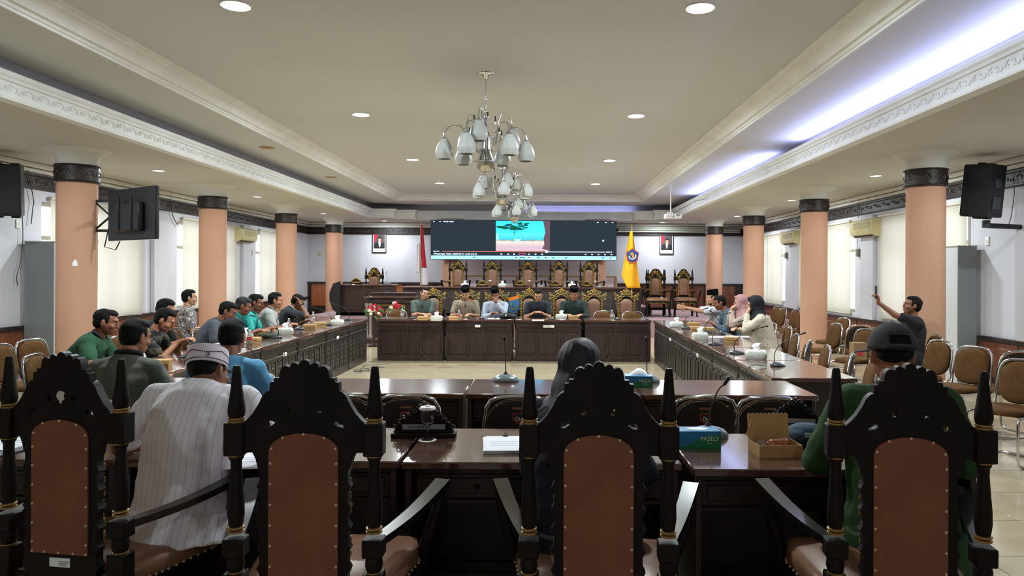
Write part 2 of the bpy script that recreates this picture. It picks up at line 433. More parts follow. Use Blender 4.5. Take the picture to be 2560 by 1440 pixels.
# ------- stepped ceiling
O1 = [(-5.06,-1.9),(3.78,-1.9),(3.78,21.3),(3.3,21.3),(3.3,21.62),(2.75,21.62),(2.75,22.0),(-3.85,22.0),(-3.85,21.62),(-4.4,21.62),(-4.4,21.3),(-5.06,21.3)]
O2 = [(-5.27,-2.1),(4.03,-2.1),(4.03,22.22),(-5.27,22.22)]
O3b = [(-4.18,-1.2),(2.82,-1.2),(2.82,20.5),(-4.18,20.5)]
def slab(name, outer, hole, z, m, th=.02):
    b = MB(Matrix.Rotation(pi/2, 4, 'X'))     # (x, y, z) of prism -> x, depth, plan
    # build directly instead
    loops = [outer]+([hole] if hole else [])
    tris = tessellate_polygon([[Vector((p[0], p[1], 0)) for p in l] for l in loops]); flat = [p for l in loops for p in l]
    vs = [(p[0], p[1], z) for p in flat]; n = len(vs); vs += [(p[0], p[1], z+th) for p in flat]
    b = MB().add(vs, [tuple(t) for t in tris]+[tuple(i+n for i in t) for t in tris]); return b.build(name, m, None, 0)
OUT = [(XL,YN),(XR,YN),(XR,YB),(XL,YB)]
struct(slab('ceiling_low', OUT, O1, ZL, M_ceil_low)); struct(slab('ceiling_middle', O2, O3b, ZI, M_ceil))
O3t = [(-3.94,-.96),(2.58,-.96),(2.58,20.26),(-3.94,20.26)]
struct(slab('ceiling', O3t, None, ZU, M_ceil))
cr_prof = [(0,ZI-.015),(-.02,ZI-.015),(-.02,ZI+.005),(.02,ZI+.008),(.035,ZI+.03),(.07,ZI+.035),(.10,ZI+.075),(.16,ZI+.11),(.19,ZI+.115),(.195,ZI+.135),(.24,ZU-.012),(.27,ZU-.012),(.27,ZU+.01),(0,ZU+.01)]
struct(MB().sweep(O3b, cr_prof, True).build('trim_1', M_mould, None, 25))
# ornate lower moulding: path counter-clockwise => left is inside the opening
h0, h1 = ZL-.015, 3.47
prof = [(-.10,h0),(.03,h0),(.035,h0+.02),(.02,h0+.03),(.02,h0+.05),(.0,h0+.055),(.0,h0+.175),(.025,h0+.18),(.03,h0+.205),(.05,h0+.225),(.05,h1),(-.10,h1)]
trim2 = struct(MB().sweep(O1, prof, True).build('trim_2', M_mould, None, 25))
# cove: ledge and upright
struct(MB().sweep(O1, [(-.42,3.30),(-.09,3.30),(-.09,3.33),(-.42,3.33)], True).build('trim_3', M_cove, None, 0))
struct(MB().sweep(O2, [(-.02,3.28),(0,3.28),(0,ZI+.01),(-.02,ZI+.01)], True).build('trim_4', M_cove, None, 0))

def scroll(b, M, w, h, r=.006, n=5):
    """one S-scroll with leaves, in the local xz plane, about w x h"""
    for s in (-1, 1):
        pts = []
        for k in range(11):
            t = k/10; a = s*(t*4.6)+(.4 if s > 0 else 3.54); q = (1-t*.82)*h*.42
            cx = s*w*.23
            pts.append((cx+cos(a)*q, 0, s*sin(a)*q*.9*(1 if s > 0 else 1)))
        b.tube(pts, [r*(1-.4*k/10) for k in range(11)], n, M=M)
    b.ell((0, 0, 0), (w*.05, r, h*.3), n=6, m=4, M=M); b.ell((w*.47, 0, h*.2), (w*.07, r, h*.10), n=6, m=4, M=M); b.ell((-w*.47, 0, -h*.2), (w*.07, r, h*.10), n=6, m=4, M=M)
b = MB()
for k in range(82):
    y = 3.0+k*.223
    scroll(b, M4(-5.06+.004, y, h0+.115, rz=pi/2), .22, .118, .009)
    scroll(b, M4(3.78-.004, y, h0+.115, rz=-pi/2), .22, .118, .009)
for k in range(29): scroll(b, M4(-3.7+k*.223, 21.996, h0+.115), .22, .118, .009)
stuff(b.build('scroll_relief', M_mould, trim2, 60))
# wall cornice and the dark carved band
for nm, (x0, y0), (x1, y1), fl in (('left', (XL, 2.0), (XL, YB), 1), ('right', (XR, 2.0), (XR, YB), -1), ('front', (XL, YB), (XR, YB), 0)):
    dx, dy = x1-x0, y1-y0; Lg = sqrt(dx*dx+dy*dy); ang = atan2(dy, dx); inn = -1 if fl == 1 else 1
    if nm == 'front': inn = -1
    T = M4(x0, y0, 0, rz=ang)
    cr = MB(T).box((Lg/2, inn*.05, ZL-.04), (Lg, .10, .08), .02).box((Lg/2, inn*.03, ZL-.12), (Lg, .06, .06), .015)
    struct(cr.build('trim_5', M_cap))
    zb0, zb1 = (2.83, 3.05)
    bd = struct(MB(T).box((Lg/2, inn*.025, zb0+.015), (Lg, .06, .03), .005).box((Lg/2, inn*.025, zb1-.015), (Lg, .06, .03), .005).box((Lg/2, inn*.012, (zb0+zb1)/2), (Lg, .024, zb1-zb0)).build('trim_6', M_carve))
    b = MB(T)
    k = 0.2
    while k < Lg:
        scroll(b, M4(k, inn*.028, (zb0+zb1)/2), .34, .13, .008, 4); k += .36
    stuff(b.build('carved_scrolls', M_carvehi, bd, 60))

# dais
dais = struct(MB().box((0.07, 21.3, .215), (12.7, 4.6, .43), .01).build('dais_floor', M_carpet))
MB().box((1.6, 18.5, .215), (9.6, 1.0, .43), .01).build('dais_step', M_carpet, dais)
MB().box((-.57, 21.8, .54), (7.2, 3.6, .22), .01).build('dais_step', M_carpet, dais)

# ------- columns
def column(x, y, label, z0=0.0):
    t = thing('column', label, 'column', (x, y, z0), 0, 'round peach columns'); r = .243
    H = ZL-z0
    MB().lathe([(r,0),(r,2.80-z0)], 40).build('shaft', M_peach, t)
    MB().lathe([(r,2.775-z0),(r+.03,2.775-z0),(r+.035,2.79-z0),(r+.022,2.80-z0),(r+.022,2.985-z0),(r+.035,2.995-z0),(r+.03,3.01-z0),(r-.01,3.01-z0)], 40).build('carved_band', M_carve, t)
    b = MB()
    for k in range(12):
        a = 2*pi*k/12; scroll(b, M4(cos(a)*(r+.022), sin(a)*(r+.022), 2.893-z0, rz=a+pi/2), .12, .12, .005, 4)
    stuff(b.build('band_scrolls', M_carvehi, t, 60))
    MB().lathe([(r+.01,3.005-z0),(r+.015,3.03-z0),(r+.005,3.05-z0),(r+.01,3.10-z0),(r+.04,3.15-z0),(r+.10,3.19-z0),(r+.16,H-.008),(r+.17,H),(r,H)], 40).build('capital', M_cap, t)
    return t
CY = (9.72, 13.72, 17.65, 21.7)
for y, p in zip(CY, ('nearest', 'second', 'third', 'farthest')):
    column(-6.29, y, 'peach round column with dark carved collar, %s in the left row' % p)
    column(5.165, y, 'peach round column with dark carved collar, %s in the right row' % p)
column(-2.82, 21.9, 'peach column rising behind the leftmost raised throne under the big screen', .65)
column(1.68, 21.9, 'peach column rising behind the rightmost raised throne under the big screen', .65)

# ------- ceiling lamps
def downlight(x, y, z, r, label, W, m):
    t = thing('ceiling_light', label, 'ceiling light', (x, y, z), 0, 'round downlights')
    MB().rings([[(q*cos(2*pi*j/28), q*sin(2*pi*j/28), z_) for j in range(28)] for q, z_ in ((r,-.004),(r+.012,-.012),(r+.02,-.008),(r+.02,0),(r,0))], False).build('rim', M_white, t)
    MB().lathe([(.001,-.003),(r,-.003),(r,-.001),(.001,-.001)], 28).build('diffuser', m, t)
    ld = bpy.data.lights.new('lamp', 'AREA'); ld.shape = 'DISK'; ld.size = r*2; ld.energy = W; ld.color = (.88, .97, 1.0)
    lo = bpy.data.objects.new('lamp', ld); COL.objects.link(lo); lo.parent = t; lo.location = (0, 0, -.014)
NM = ('nearest', 'second', 'third', 'farthest')
for y, p in zip((5.95, 10.05, 14.05, 17.75), NM):
    downlight(-2.55, y, ZU, .105, 'bright round downlight, %s of the left line in the raised ceiling' % p, LAMP_W, M_lampon)
    downlight(1.29, y, ZU, .105, 'bright round downlight, %s of the right line in the raised ceiling' % p, LAMP_W, M_lampon)
downlight(-2.55, -1.0, ZU, .105, 'round downlight of the left line, behind the camera', LAMP_W*.45, M_lampon)  # unseen dimmed pair, added to lighten the backs of the near figures
downlight(1.29, -1.0, ZU, .105, 'round downlight of the right line, behind the camera', LAMP_W*.45, M_lampon)
for y, p in zip((7.7, 11.6, 15.6, 20.0), NM):
    downlight(-6.2 if y < 19 else -6.1, y, ZL, .085, 'small round downlight, %s over the left aisle' % p, LAMP_LOW_W, M_lamplo)
    downlight(5.45, y+.2, ZL, .085, 'small round downlight, %s over the right aisle' % p, LAMP_LOW_W, M_lamplo)
downlight(-5.0, 22.7, ZL, .09, 'small round downlight above the left portrait', LAMP_LOW_W, M_lamplo)
downlight(3.75, 22.7, ZL, .09, 'small round downlight beside the projector above the yellow flag', LAMP_LOW_W, M_lamplo)
def cove_light(x, y, L, ang, W, name):
    ld = bpy.data.lights.new(name, 'AREA'); ld.shape = 'RECTANGLE'; ld.size = .05; ld.size_y = L; ld.energy = W; ld.color = (.46, .50, 1.0)
    lo = bpy.data.objects.new(name, ld); COL.objects.link(lo); lo.location = (x, y, 3.455); lo.rotation_euler = Euler((0, pi-R(76), 0)) if ang == 0 else Euler((pi-R(-25), 0, pi/2))
    if ang: lo.rotation_euler = (Matrix.Rotation(0, 3, 'Z') @ Euler((pi, 0, pi/2)).to_matrix()).to_euler()
cove_light(3.97, 6.2, 9.6, 0, COVE_W, 'led_strip'); cove_light(3.97, 15.4, 6.4, 0, COVE_W*.6, 'led_strip'); cove_light(1.1, 22.1, 3.4, 1, COVE_W*.10, 'led_strip')
for (x, y, lb) in ((-4.57, 11.9, 'brown round ceiling vent between the left mouldings'), (3.3, 11.8, 'white round ceiling vent beside the purple lit cove'), (-4.6, 15.6, 'small round ceiling vent farther back on the left')):
    t = thing('ceiling_vent', lb, 'vent', (x, y, ZI)); mm = mat('vent_tan', 'a98a62', .6) if x < 0 else M_cap
    MB().lathe([(.05,-.002),(.10,-.014),(.12,-.01),(.125,0),(.05,0)], 24).build('ring', mm, t); MB().lathe([(.001,-.02),(.045,-.018),(.06,-.006),(.001,-.004)], 20).build('disc', mm, t)
# ------------------------------------------------------------------ tables
def table(L, style, label, loc, rz, group):
    """local front (panelled side) faces -Y, sitting side +Y; depth 0.70, height 0.755"""
    t = thing('meeting_table', label, 'table', loc, rz, group); D = .70; h = .755
    body = M_body if style == 'plain' else M_body2
    MB().box((0, 0, h-.0175), (L-.006, D, .035), .006).build('tabletop', M_top, t)
    b = MB(); b.box((0, -D/2+.045, h-.105), (L-.05, .03, .13), .004); b.box((0, -D/2+.03, h-.045), (L-.02, .05, .02), .006); b.box((0, -D/2+.035, h-.175), (L-.03, .04, .018), .005)
    b.build('apron', body, t)
    b = MB()
    n = int(L/.045) if style != 'plain' else 0
    for k in range(n): b.ell((-L/2+.06+k*.045, -D/2+.03, h-.105), (.012, .008, .035), n=6, m=5)
    if n: stuff(b.build('apron_beads', body, t, 60))
    if style == 'plain':
        MB().box((0, -D/2+.022, h-.105), (L-.16, .012, .07), .004).build('apron_board', body, t)
    MB().box((0, -D/2+.05, .035), (L-.04, .05, .07), .006).build('plinth', body, t)
    np_ = 3 if style == 'plain' else 5
    w = (L-.06)/np_
    fr = MB(); fr.box((0, -D/2+.055, .33), (L-.05, .02, .52))
    for k in range(np_+1): fr.box((-L/2+.03+w*k, -D/2+.045, .32), (.035 if np_ == 3 else .03, .03, .50), .003)
    fr.box((0, -D/2+.045, .09), (L-.05, .03, .05), .003); fr.box((0, -D/2+.045, .555), (L-.05, .03, .04), .003)
    fr.build('front_frame', body, t)
    for k in range(np_):
        x = -L/2+.03+w*(k+.5)
        p = MB().box((x, -D/2+.042, .322), (w-.07, .014, .40), .006).build('front_panel', body, t)
        if style == 'carved':
            c = MB()
            for q in range(3): scroll(c, M4(x, -D/2+.033, .18+q*.14, ry=pi/2*(1 if q % 2 else .9)), .15, w*.55, .006, 4)
            stuff(c.build('panel_carving', M_carvehi, p, 60))
        elif style == 'fluted':
            c = MB()
            for q in (-1, 0, 1): c.tube([(x+q*w*.22, -D/2+.034, .14), (x+q*w*.22, -D/2+.03, .32), (x+q*w*.22, -D/2+.034, .50)], .018, 6)
            stuff(c.build('panel_fluting', body, p, 60))
    for s in (-1, 1):
        MB().box((s*(L/2-.03), .02, .36), (.03, D-.08, .72), .004).build('side_panel', M_deskdk, t)
    dr = MB().box((0, D/2-.10, h-.055), (L-.07, .02, .04), .003).box((0, D/2-.09, h-.20), (L-.07, .02, .02), .003); dr.build('drawer_rail', M_deskdk, t)
    for k in range(2):
        x = (-.25+.5*k)*(L-.08)
        d = MB().box((x, D/2-.10, h-.13), ((L-.12)/2, .02, .115), .005).box((x, D/2-.088, h-.13), ((L-.12)/2-.06, .008, .07), .004).build('drawer', M_deskdk, t)
        MB().ell((x, D/2-.075, h-.13), (.012,)*3, n=10, m=6).build('knob', M_throne, d)
    return t
def row(style, L, name, items, group):
    first = None; out = []
    for (lab, loc, rz) in items:
        if first is None: first = table(L, style, lab, loc, rz, group); o = first
        else: o = dup(first, loc, rz, lab)
        out.append(o)
    return out
XF = [(-2.385, 13.31), (-1.145, 13.31), (.105, 13.315), (1.36, 13.32)]
row('plain', 1.215, 'far', [('dark wooden table with three front panels, %s in the far row facing us' % p, (x, y, 0), 0) for p, (x, y) in zip(('leftmost', 'second from left', 'third from left', 'rightmost'), XF)], 'far row of meeting tables')
W1 = 1.255
row('plain', W1, 'row2', [('dark table %s of the middle row behind the emblem chairs' % p, (x, 5.36, 0), pi) for p, x in zip(('at the left end', 'second from left', 'third from left', 'at the right end'), (-2.43, -1.17, .09, 1.30))], 'middle row of meeting tables')
row('plain', W1, 'row1', [(l, (x, y, 0), pi) for l, x, y in (('dark drawer table at the far left of the nearest row, behind the first high chair', -2.53, 3.56), ('dark drawer table left of the carved name plate in the nearest row', -1.265, 3.56), ('dark drawer table with a name plate, goblet and papers in the nearest row', .0, 3.55), ('dark drawer table with open snack box at right of the nearest row', 1.28, 3.46))], 'nearest row of meeting tables')
LN = ('nearest', 'second', 'third', 'fourth', 'fifth', 'farthest')
row('carved', 1.20, 'left', [('carved front table, %s from us in the left row' % p, (-3.47, 6.2+1.225*k, 0), pi/2) for k, p in enumerate(LN)], 'left row of carved tables')
row('fluted', 1.17, 'right', [('fluted front table, %s from us in the right row' % p, (2.215+.0175*(1.19*(k+.5)), 5.84+1.19*(k+.5), 0), -pi/2-R(1.0)) for k, p in enumerate(LN)], 'right row of fluted tables')

# ------------------------------------------------------------------ carved high chairs
def prof_post():
    p = [(.012,1.275),(.014,1.27),(.0165,1.24),(.019,1.19),(.024,1.15),(.028,1.125),(.027,1.105),(.019,1.09)]
    return p
def throne(label, loc, rz, group):
    t = thing('carved_high_chair', label, 'chair', loc, rz, group); hw = .236
    for s in (-1, 1):
        x = s*hw
        b = MB()
        b.lathe([(.002,1.279),(.010,1.278),(.0135,1.268),(.0165,1.235),(.019,1.20),(.024,1.165),(.0285,1.135),(.029,1.118),(.025,1.103),(.018,1.093)], 20, (x, 0, 0))
        b.box((x, 0, 1.03), (.066, .062, .112), .004)
        b.lathe([(.018,.98),(.026,.972),(.024,.962),(.019,.955),(.018,.93),(.022,.87),(.027,.81),(.028,.77),(.024,.74),(.019,.72)], 20, (x, 0, 0))
        b.box((x, 0, .662), (.07, .066, .062), .004)
        b.lathe([(.018,.64),(.026,.628),(.030,.61),(.030,.598),(.026,.582),(.018,.572)], 20, (x, 0, 0))
        b.box((x, 0, .50), (.068, .066, .15), .004)
        b.lathe([(.02,.43),(.028,.40),(.03,.34),(.022,.26),(.018,.22),(.026,.20),(.018,.18)], 16, (x, 0, 0))
        b.box((x, 0, .10), (.06, .06, .16), .004); b.ell((x, 0, .02), (.032, .032, .022), n=12, m=6)
        post = b.build('post', M_throne, t)
        g = MB()
        for z in (1.098, 1.088, .973, .726, .713, .638, .575):
            g.lathe([(.020,z-.005),(.0275,z-.003),(.0285,z),(.0275,z+.003),(.020,z+.005)], 20, (x, 0, 0))
        stuff(g.build('gold_rings', M_ring, post))
    # crest board, back plane centred on y = 0
    half = [(.208,1.085),(.195,1.096),(.175,1.118),(.155,1.150),(.142,1.178),(.128,1.192),(.118,1.196),(.116,1.212),(.103,1.213),(.101,1.226),(.086,1.226),(.084,1.238),(.082,1.252),(.076,1.262),(.066,1.268),(.056,1.266),(.050,1.262),(.046,1.274),(.036,1.279),(.026,1.275),(.020,1.270),(.014,1.283),(.0,1.289)]
    half = [(x, z+(.012 if z > 1.2 else 0)) for x, z in half]; top = half+[(-x, z) for x, z in half[-2::-1]]
    arch = []
    for k in range(13):
        a = pi*k/12; arch.append((cos(a)*.118, .99+sin(a)*.062))
    outer = top+[(-.208,.985),(-.175,.985),(-.165,.965),(-.158,.94)]
    # splat sides with beads, going down
    zs = [.94-.035*k for k in range(14)]
    left = []
    for k, z in enumerate(zs):
        left += [(-.150 if k % 2 else -.160, z), (-.150, z-.0175)]
    outer += left+[(-.155, .45), (.155, .45)]+[(-x, z) for x, z in left[::-1]]+[(.158,.94),(.165,.965),(.175,.985),(.208,.985)]
    def hole(cx, cz, w, h, tilt=0):
        pts = [(-w,-h*.6),(0,-h),(w,-h*.5),(w*.7,h*.4),(w*.2,h),(-w*.6,h*.6)]
        return [(cx+p*cos(tilt)-q*sin(tilt), cz+p*sin(tilt)+q*cos(tilt)) for p, q in pts]
    panel = [(-.118,.56)]+[(x, z) for x, z in arch[::-1]]+[(.118,.56)]
    b = MB(); b.prism(outer, -.016, .018, [hole(-.05,1.128,.010,.012), hole(.05,1.128,.010,.012), hole(-.118,1.083,.02,.010,.4), hole(.118,1.083,.02,.010,-.4)])
    b.build('back_board', M_throne, t, 30)
    # leather back panel (rear) and upholstered front
    def infl(s, k): return [(x*s, .80+(z-.80)*s+k) for x, z in panel]
    b = MB(); b.prism(panel, -.022, -.010); lp = b.build('rear_leather', M_leath, t, 30)
    n = MB(); pts = [(-.112,z) for z in (.60,.67,.74,.81,.88,.95)]+[(.112,z) for z in (.60,.67,.74,.81,.88,.95)]+[(-.07,1.037),(0,1.049),(.07,1.037),(-.108,1.0),(.108,1.0),(-.06,.566),(0,.566),(.06,.566),(-.112,.566),(.112,.566)]
    for x, z in pts: n.ell((x, -.023, z), (.0052, .004, .0052), n=8, m=5)
    stuff(n.build('brass_nails', M_nail, lp))
    rs = []
    for y, s in ((.016, .96), (.034, .95), (.046, .88), (.052, .7), (.054, .3)): rs.append([(x*s, y, .79+(z-.79)*s) for x, z in panel])
    MB().rings(rs).build('back_cushion', M_leath2, t, 60)
    # gilded carving on the front
    g = MB()
    for s in (-1, 1):
        for k in range(9):
            z = .58+k*.05; g.tube([(s*(.128+.012*cos(q*.9)), .024, z+.006*q-.02) for q in range(8)], .0075, 5)
            g.ell((s*.147, .022, z), (.008, .006, .014), n=6, m=4)
        for (cx, cz, q) in ((.13,1.03,.035),(.155,1.07,.03),(.09,1.09,.035),(.06,1.14,.035),(.10,1.16,.03),(.03,1.19,.03),(.06,1.21,.022)):
            g.tube([(s*(cx+q*(1-.09*j)*cos(j*.75)), .026, cz+q*(1-.09*j)*sin(j*.75)) for j in range(9)], .007, 5)
    g.tube([(.03*cos(a*pi/5), .028, 1.20+.03*sin(a*pi/5)) for a in range(10)], .006, 5, closed=True); g.ell((0, .026, 1.24), (.02, .01, .03), n=8, m=5)
    g.build('gilded_carving', M_gold, t, 60)
    # seat and frame
    b = MB(); prof = [(.0,.43),(1.0,.43),(1.02,.445),(1.02,.465),(.98,.49),(.90,.505),(.6,.518),(.0,.522)]
    rs = []
    base = [(-.24,.04),(-.10,.035),(.10,.035),(.24,.04),(.28,.20),(.315,.42),(.30,.545),(.15,.57),(-.15,.57),(-.30,.545),(-.315,.42),(-.28,.20)]
    c0 = (0, .30)
    for s, z in ((.97,.432),(1.0,.445),(1.0,.47),(.97,.492),(.88,.508),(.6,.52),(.2,.523)): rs.append([(x*s, c0[1]+(y-c0[1])*s, z) for x, y in base])
    seat = MB().rings(rs).build('seat_cushion', M_seat, t, 70)
    n = MB()
    for i in range(len(base)):
        p, q = Vector(base[i]), Vector(base[(i+1) % 12])
        for k in range(6):
            v = p.lerp(q, k/6); n.ell((v.x*1.003, .30+(v.y-.30)*1.003, .438), (.006,)*3, n=6, m=4)
    stuff(n.build('seat_nails', M_nail, seat))
    fr = MB(); fr.rings([[(x*.96, .30+(y-.30)*.96, z) for x, y in base] for z in (.36, .43)]); fr.build('seat_frame', M_throne, t, 30)
    g = MB()
    for k in range(3): scroll(g, M4((-1+k)*.17, .565, .37, ), .16, .06, .006, 5)
    g.build('apron_carving', M_gold, t, 60)
    for s in (-1, 1):
        # arm: broad board rising slightly, splayed outwards
        P0 = Vector((s*.242, .02, .672)); P1 = Vector((s*.395, .545, .705)); n_ = 8; b = MB(); rs = []
        for k in range(n_+1):
            u = k/n_; c = P0.lerp(P1, u); c.z += .012*sin(u*pi)*-1+.02*u*u; wd = .022+.010*u; th = .014
            d = (P1-P0).normalized(); sd = Vector((d.y, -d.x, 0)).normalized()
            rs.append([c+sd*wd+Vector((0,0,th)), c-sd*wd+Vector((0,0,th)), c-sd*wd-Vector((0,0,th)), c+sd*wd-Vector((0,0,th))])
        b.rings(rs); e = rs[-1]; c = sum((Vector(v) for v in e), Vector())/4
        a = b.build('armrest', M_arm, t, 30)
        q = MB().tube([c+Vector((0,-.02,-.012)), c+Vector((-s*.01,-.04,-.08)), c+Vector((-s*.04,-.09,-.17)), c+Vector((-s*.07,-.06,-.26)), c+Vector((-s*.09,-.03,-.33))], [.022,.026,.022,.024,.03], 10)
        q.ell(c+Vector((0, 0, -.01)), (.03, .03, .02), n=10, m=6)
        q.build('arm_support', M_throne, t)
        lg = MB().tube([(s*.285,.52,.40),(s*.295,.55,.30),(s*.285,.545,.18),(s*.29,.56,.08),(s*.30,.585,.02)], [.035,.038,.024,.02,.03], 10); lg.build('front_leg', M_throne, t)
    MB().box((0, 0, .46), (.44, .03, .05), .004).build('rear_rail', M_throne, t); MB().box((0, 0, .18), (.44, .024, .035), .004).build('rear_stretcher', M_throne, t)
    return t
GT = 'black carved high chairs with brown leather backs'
T3 = throne('black carved high chair, second from right in front, dark clothed woman seated in it', (.193, 2.45, 0), R(-3), GT)
sticker_T1 = dup(T3, (-1.765, 2.66, 0), R(-9.4), 'black carved high chair at far left, turned right, small white sticker on its rail')
T2 = dup(T3, (-.808, 2.46, 0), R(0), 'empty black carved high chair in front, between white shirted man and name plate')
T4 = dup(T3, (1.243, 2.44, 0), R(-8), 'black carved high chair at far right, man in dark cap seated in it')
# white sticker under the leather and torn sticker on the crest of the far left chair
b = MB().box((.0, -.0175, .528), (.085, .002, .033)); s_ = b.build('white_sticker', M_paper, sticker_T1, 0)
MB().box((.018, -.019, .532), (.04, .001, .0025)).box((.018, -.019, .526), (.04, .001, .0025)).box((.014, -.019, .520), (.03, .001, .0025)).build('printed_lines', mat('print_grey', '8a8c90', .7), s_, 0)
b = MB().prism([(-.004,1.113),(.004,1.112),(.006,1.12),(.016,1.128),(.013,1.14),(.0175,1.15),(.008,1.156),(-.006,1.157),(-.014,1.15),(-.017,1.14),(-.012,1.128),(-.005,1.122)], -.0185, -.0165)
b.build('torn_sticker', mat('torn_paper', 'cfcdc4', .9, var='b0a898', vs=60), sticker_T1, 0)
for k, (px_, nm) in enumerate(((1145, 'leftmost'), (1231, 'second from left'), (1320, 'middle'), (1397, 'second from right'), (1472, 'rightmost'))):
    p = aty(px_, 680, 20.46); dup(T3, (p.x, 20.46, .65), pi, 'gilded black high chair, %s of the five raised behind the head desk' % nm)
p = aty(936, 680, 20.45); dup(T3, (p.x, 20.45, .43), pi, 'gilded black high chair alone behind the left desk, under the left portrait')
p = aty(1638, 680, 19.7); dup(T3, (p.x, 19.7, .43), pi, 'gilded black high chair on the dais right of the yellow flag, seat visible')
p = aty(1642, 680, 20.4); dup(T3, (p.x, 20.45, .43), pi, 'gilded black high chair tucked behind the one right of the yellow flag')
p = aty(1709, 680, 19.8); dup(T3, (p.x, 19.8, .43), pi-.08, 'gilded black high chair on the dais, nearest to the right column')

# gilded chairs behind the far table (front view towards -Y after rotation)
def gold_chair(label, loc, rz, group):
    t = thing('gilded_armchair', label, 'chair', loc, rz, group)
    pan = [(-.125,.56)]+[(cos(pi*(1-k/12))*.125, 1.0+sin(pi*k/12)*.085) for k in range(13)]+[(.125,.56)]
    o = [(x*1.36, .82+(z-.82)*1.18) for x, z in pan]
    MB().prism(o, -.02, .02).build('back_frame', M_throne, t, 30)
    rs = [[(x*s, y, .80+(z-.80)*s) for x, z in pan] for y, s in ((.018, 1), (.035, .98), (.048, .9), (.054, .6), (.056, .2))]
    MB().rings(rs).build('back_cushion', M_leath2, t, 60)
    g = MB()
    for s in (-1, 1):
        for k in range(10):
            z = .56+k*.055; g.tube([(s*(.148+.014*cos(q*.9)), .026, z+.007*q-.02) for q in range(8)], .009, 5); g.ell((s*.172, .024, z), (.011, .008, .016), n=6, m=4)
        for (cx, cz, q) in ((.12,1.10,.045),(.18,1.12,.04),(.215,1.15,.03),(.07,1.15,.045),(.10,1.20,.035),(.04,1.235,.03),(.22,1.08,.02),(.235,1.19,.015)):
            g.tube([(s*(cx+q*(1-.09*j)*cos(j*.75)), .028, cz+q*(1-.09*j)*sin(j*.75)) for j in range(9)], .0095, 5)
    g.tube([(.032*cos(a*pi/5), .03, 1.20+.036*sin(a*pi/5)) for a in range(10)], .009, 5, closed=True); g.ell((0, .028, 1.265), (.022, .012, .035), n=8, m=5); g.ell((0, .03, 1.20), (.014, .01, .016), n=8, m=5)
    g.build('gilded_carving', M_gold, t, 60)
    MB().box((0, .26, .46), (.50, .48, .09), .035).build('seat_cushion', M_leath2, t, 60)
    MB().box((0, .26, .39), (.52, .50, .06), .01).build('seat_frame', M_throne, t)
    for s in (-1, 1):
        MB().tube([(s*.23,0,.78),(s*.27,.10,.70),(s*.275,.28,.675),(s*.27,.44,.68),(s*.25,.46,.60),(s*.24,.43,.44)], .018, 8).build('armrest', M_throne, t)
        MB().tube([(s*.22,0,.05),(s*.22,0,.5),(s*.21,0,.85)], .022, 8).build('rear_leg', M_throne, t)
        MB().tube([(s*.23,.47,.40),(s*.245,.49,.25),(s*.23,.48,.1),(s*.24,.50,.015)], [.028,.026,.018,.022], 8).build('front_leg', M_throne, t)
    return t
gc = None
for px_, nm in ((1084, 'behind the grey green shirted man'), (1169, 'behind the man in orange batik'), (1243, 'behind the man in pale blue'), (1323, 'empty, just right of the small blue pennant'), (1404, 'between the two men in dark shirts'), (1485, 'empty, second from the right'), (1566, 'empty, rightmost of the row')):
    p = aty(px_, 720, 14.45); lab = 'gilded armchair with tan leather back, '+nm
    if gc is None: gc = gold_chair(lab, (p.x, 14.45, 0), pi, 'gilded armchairs behind the far tables')
    else: dup(gc, (p.x, 14.45, 0), pi, lab)

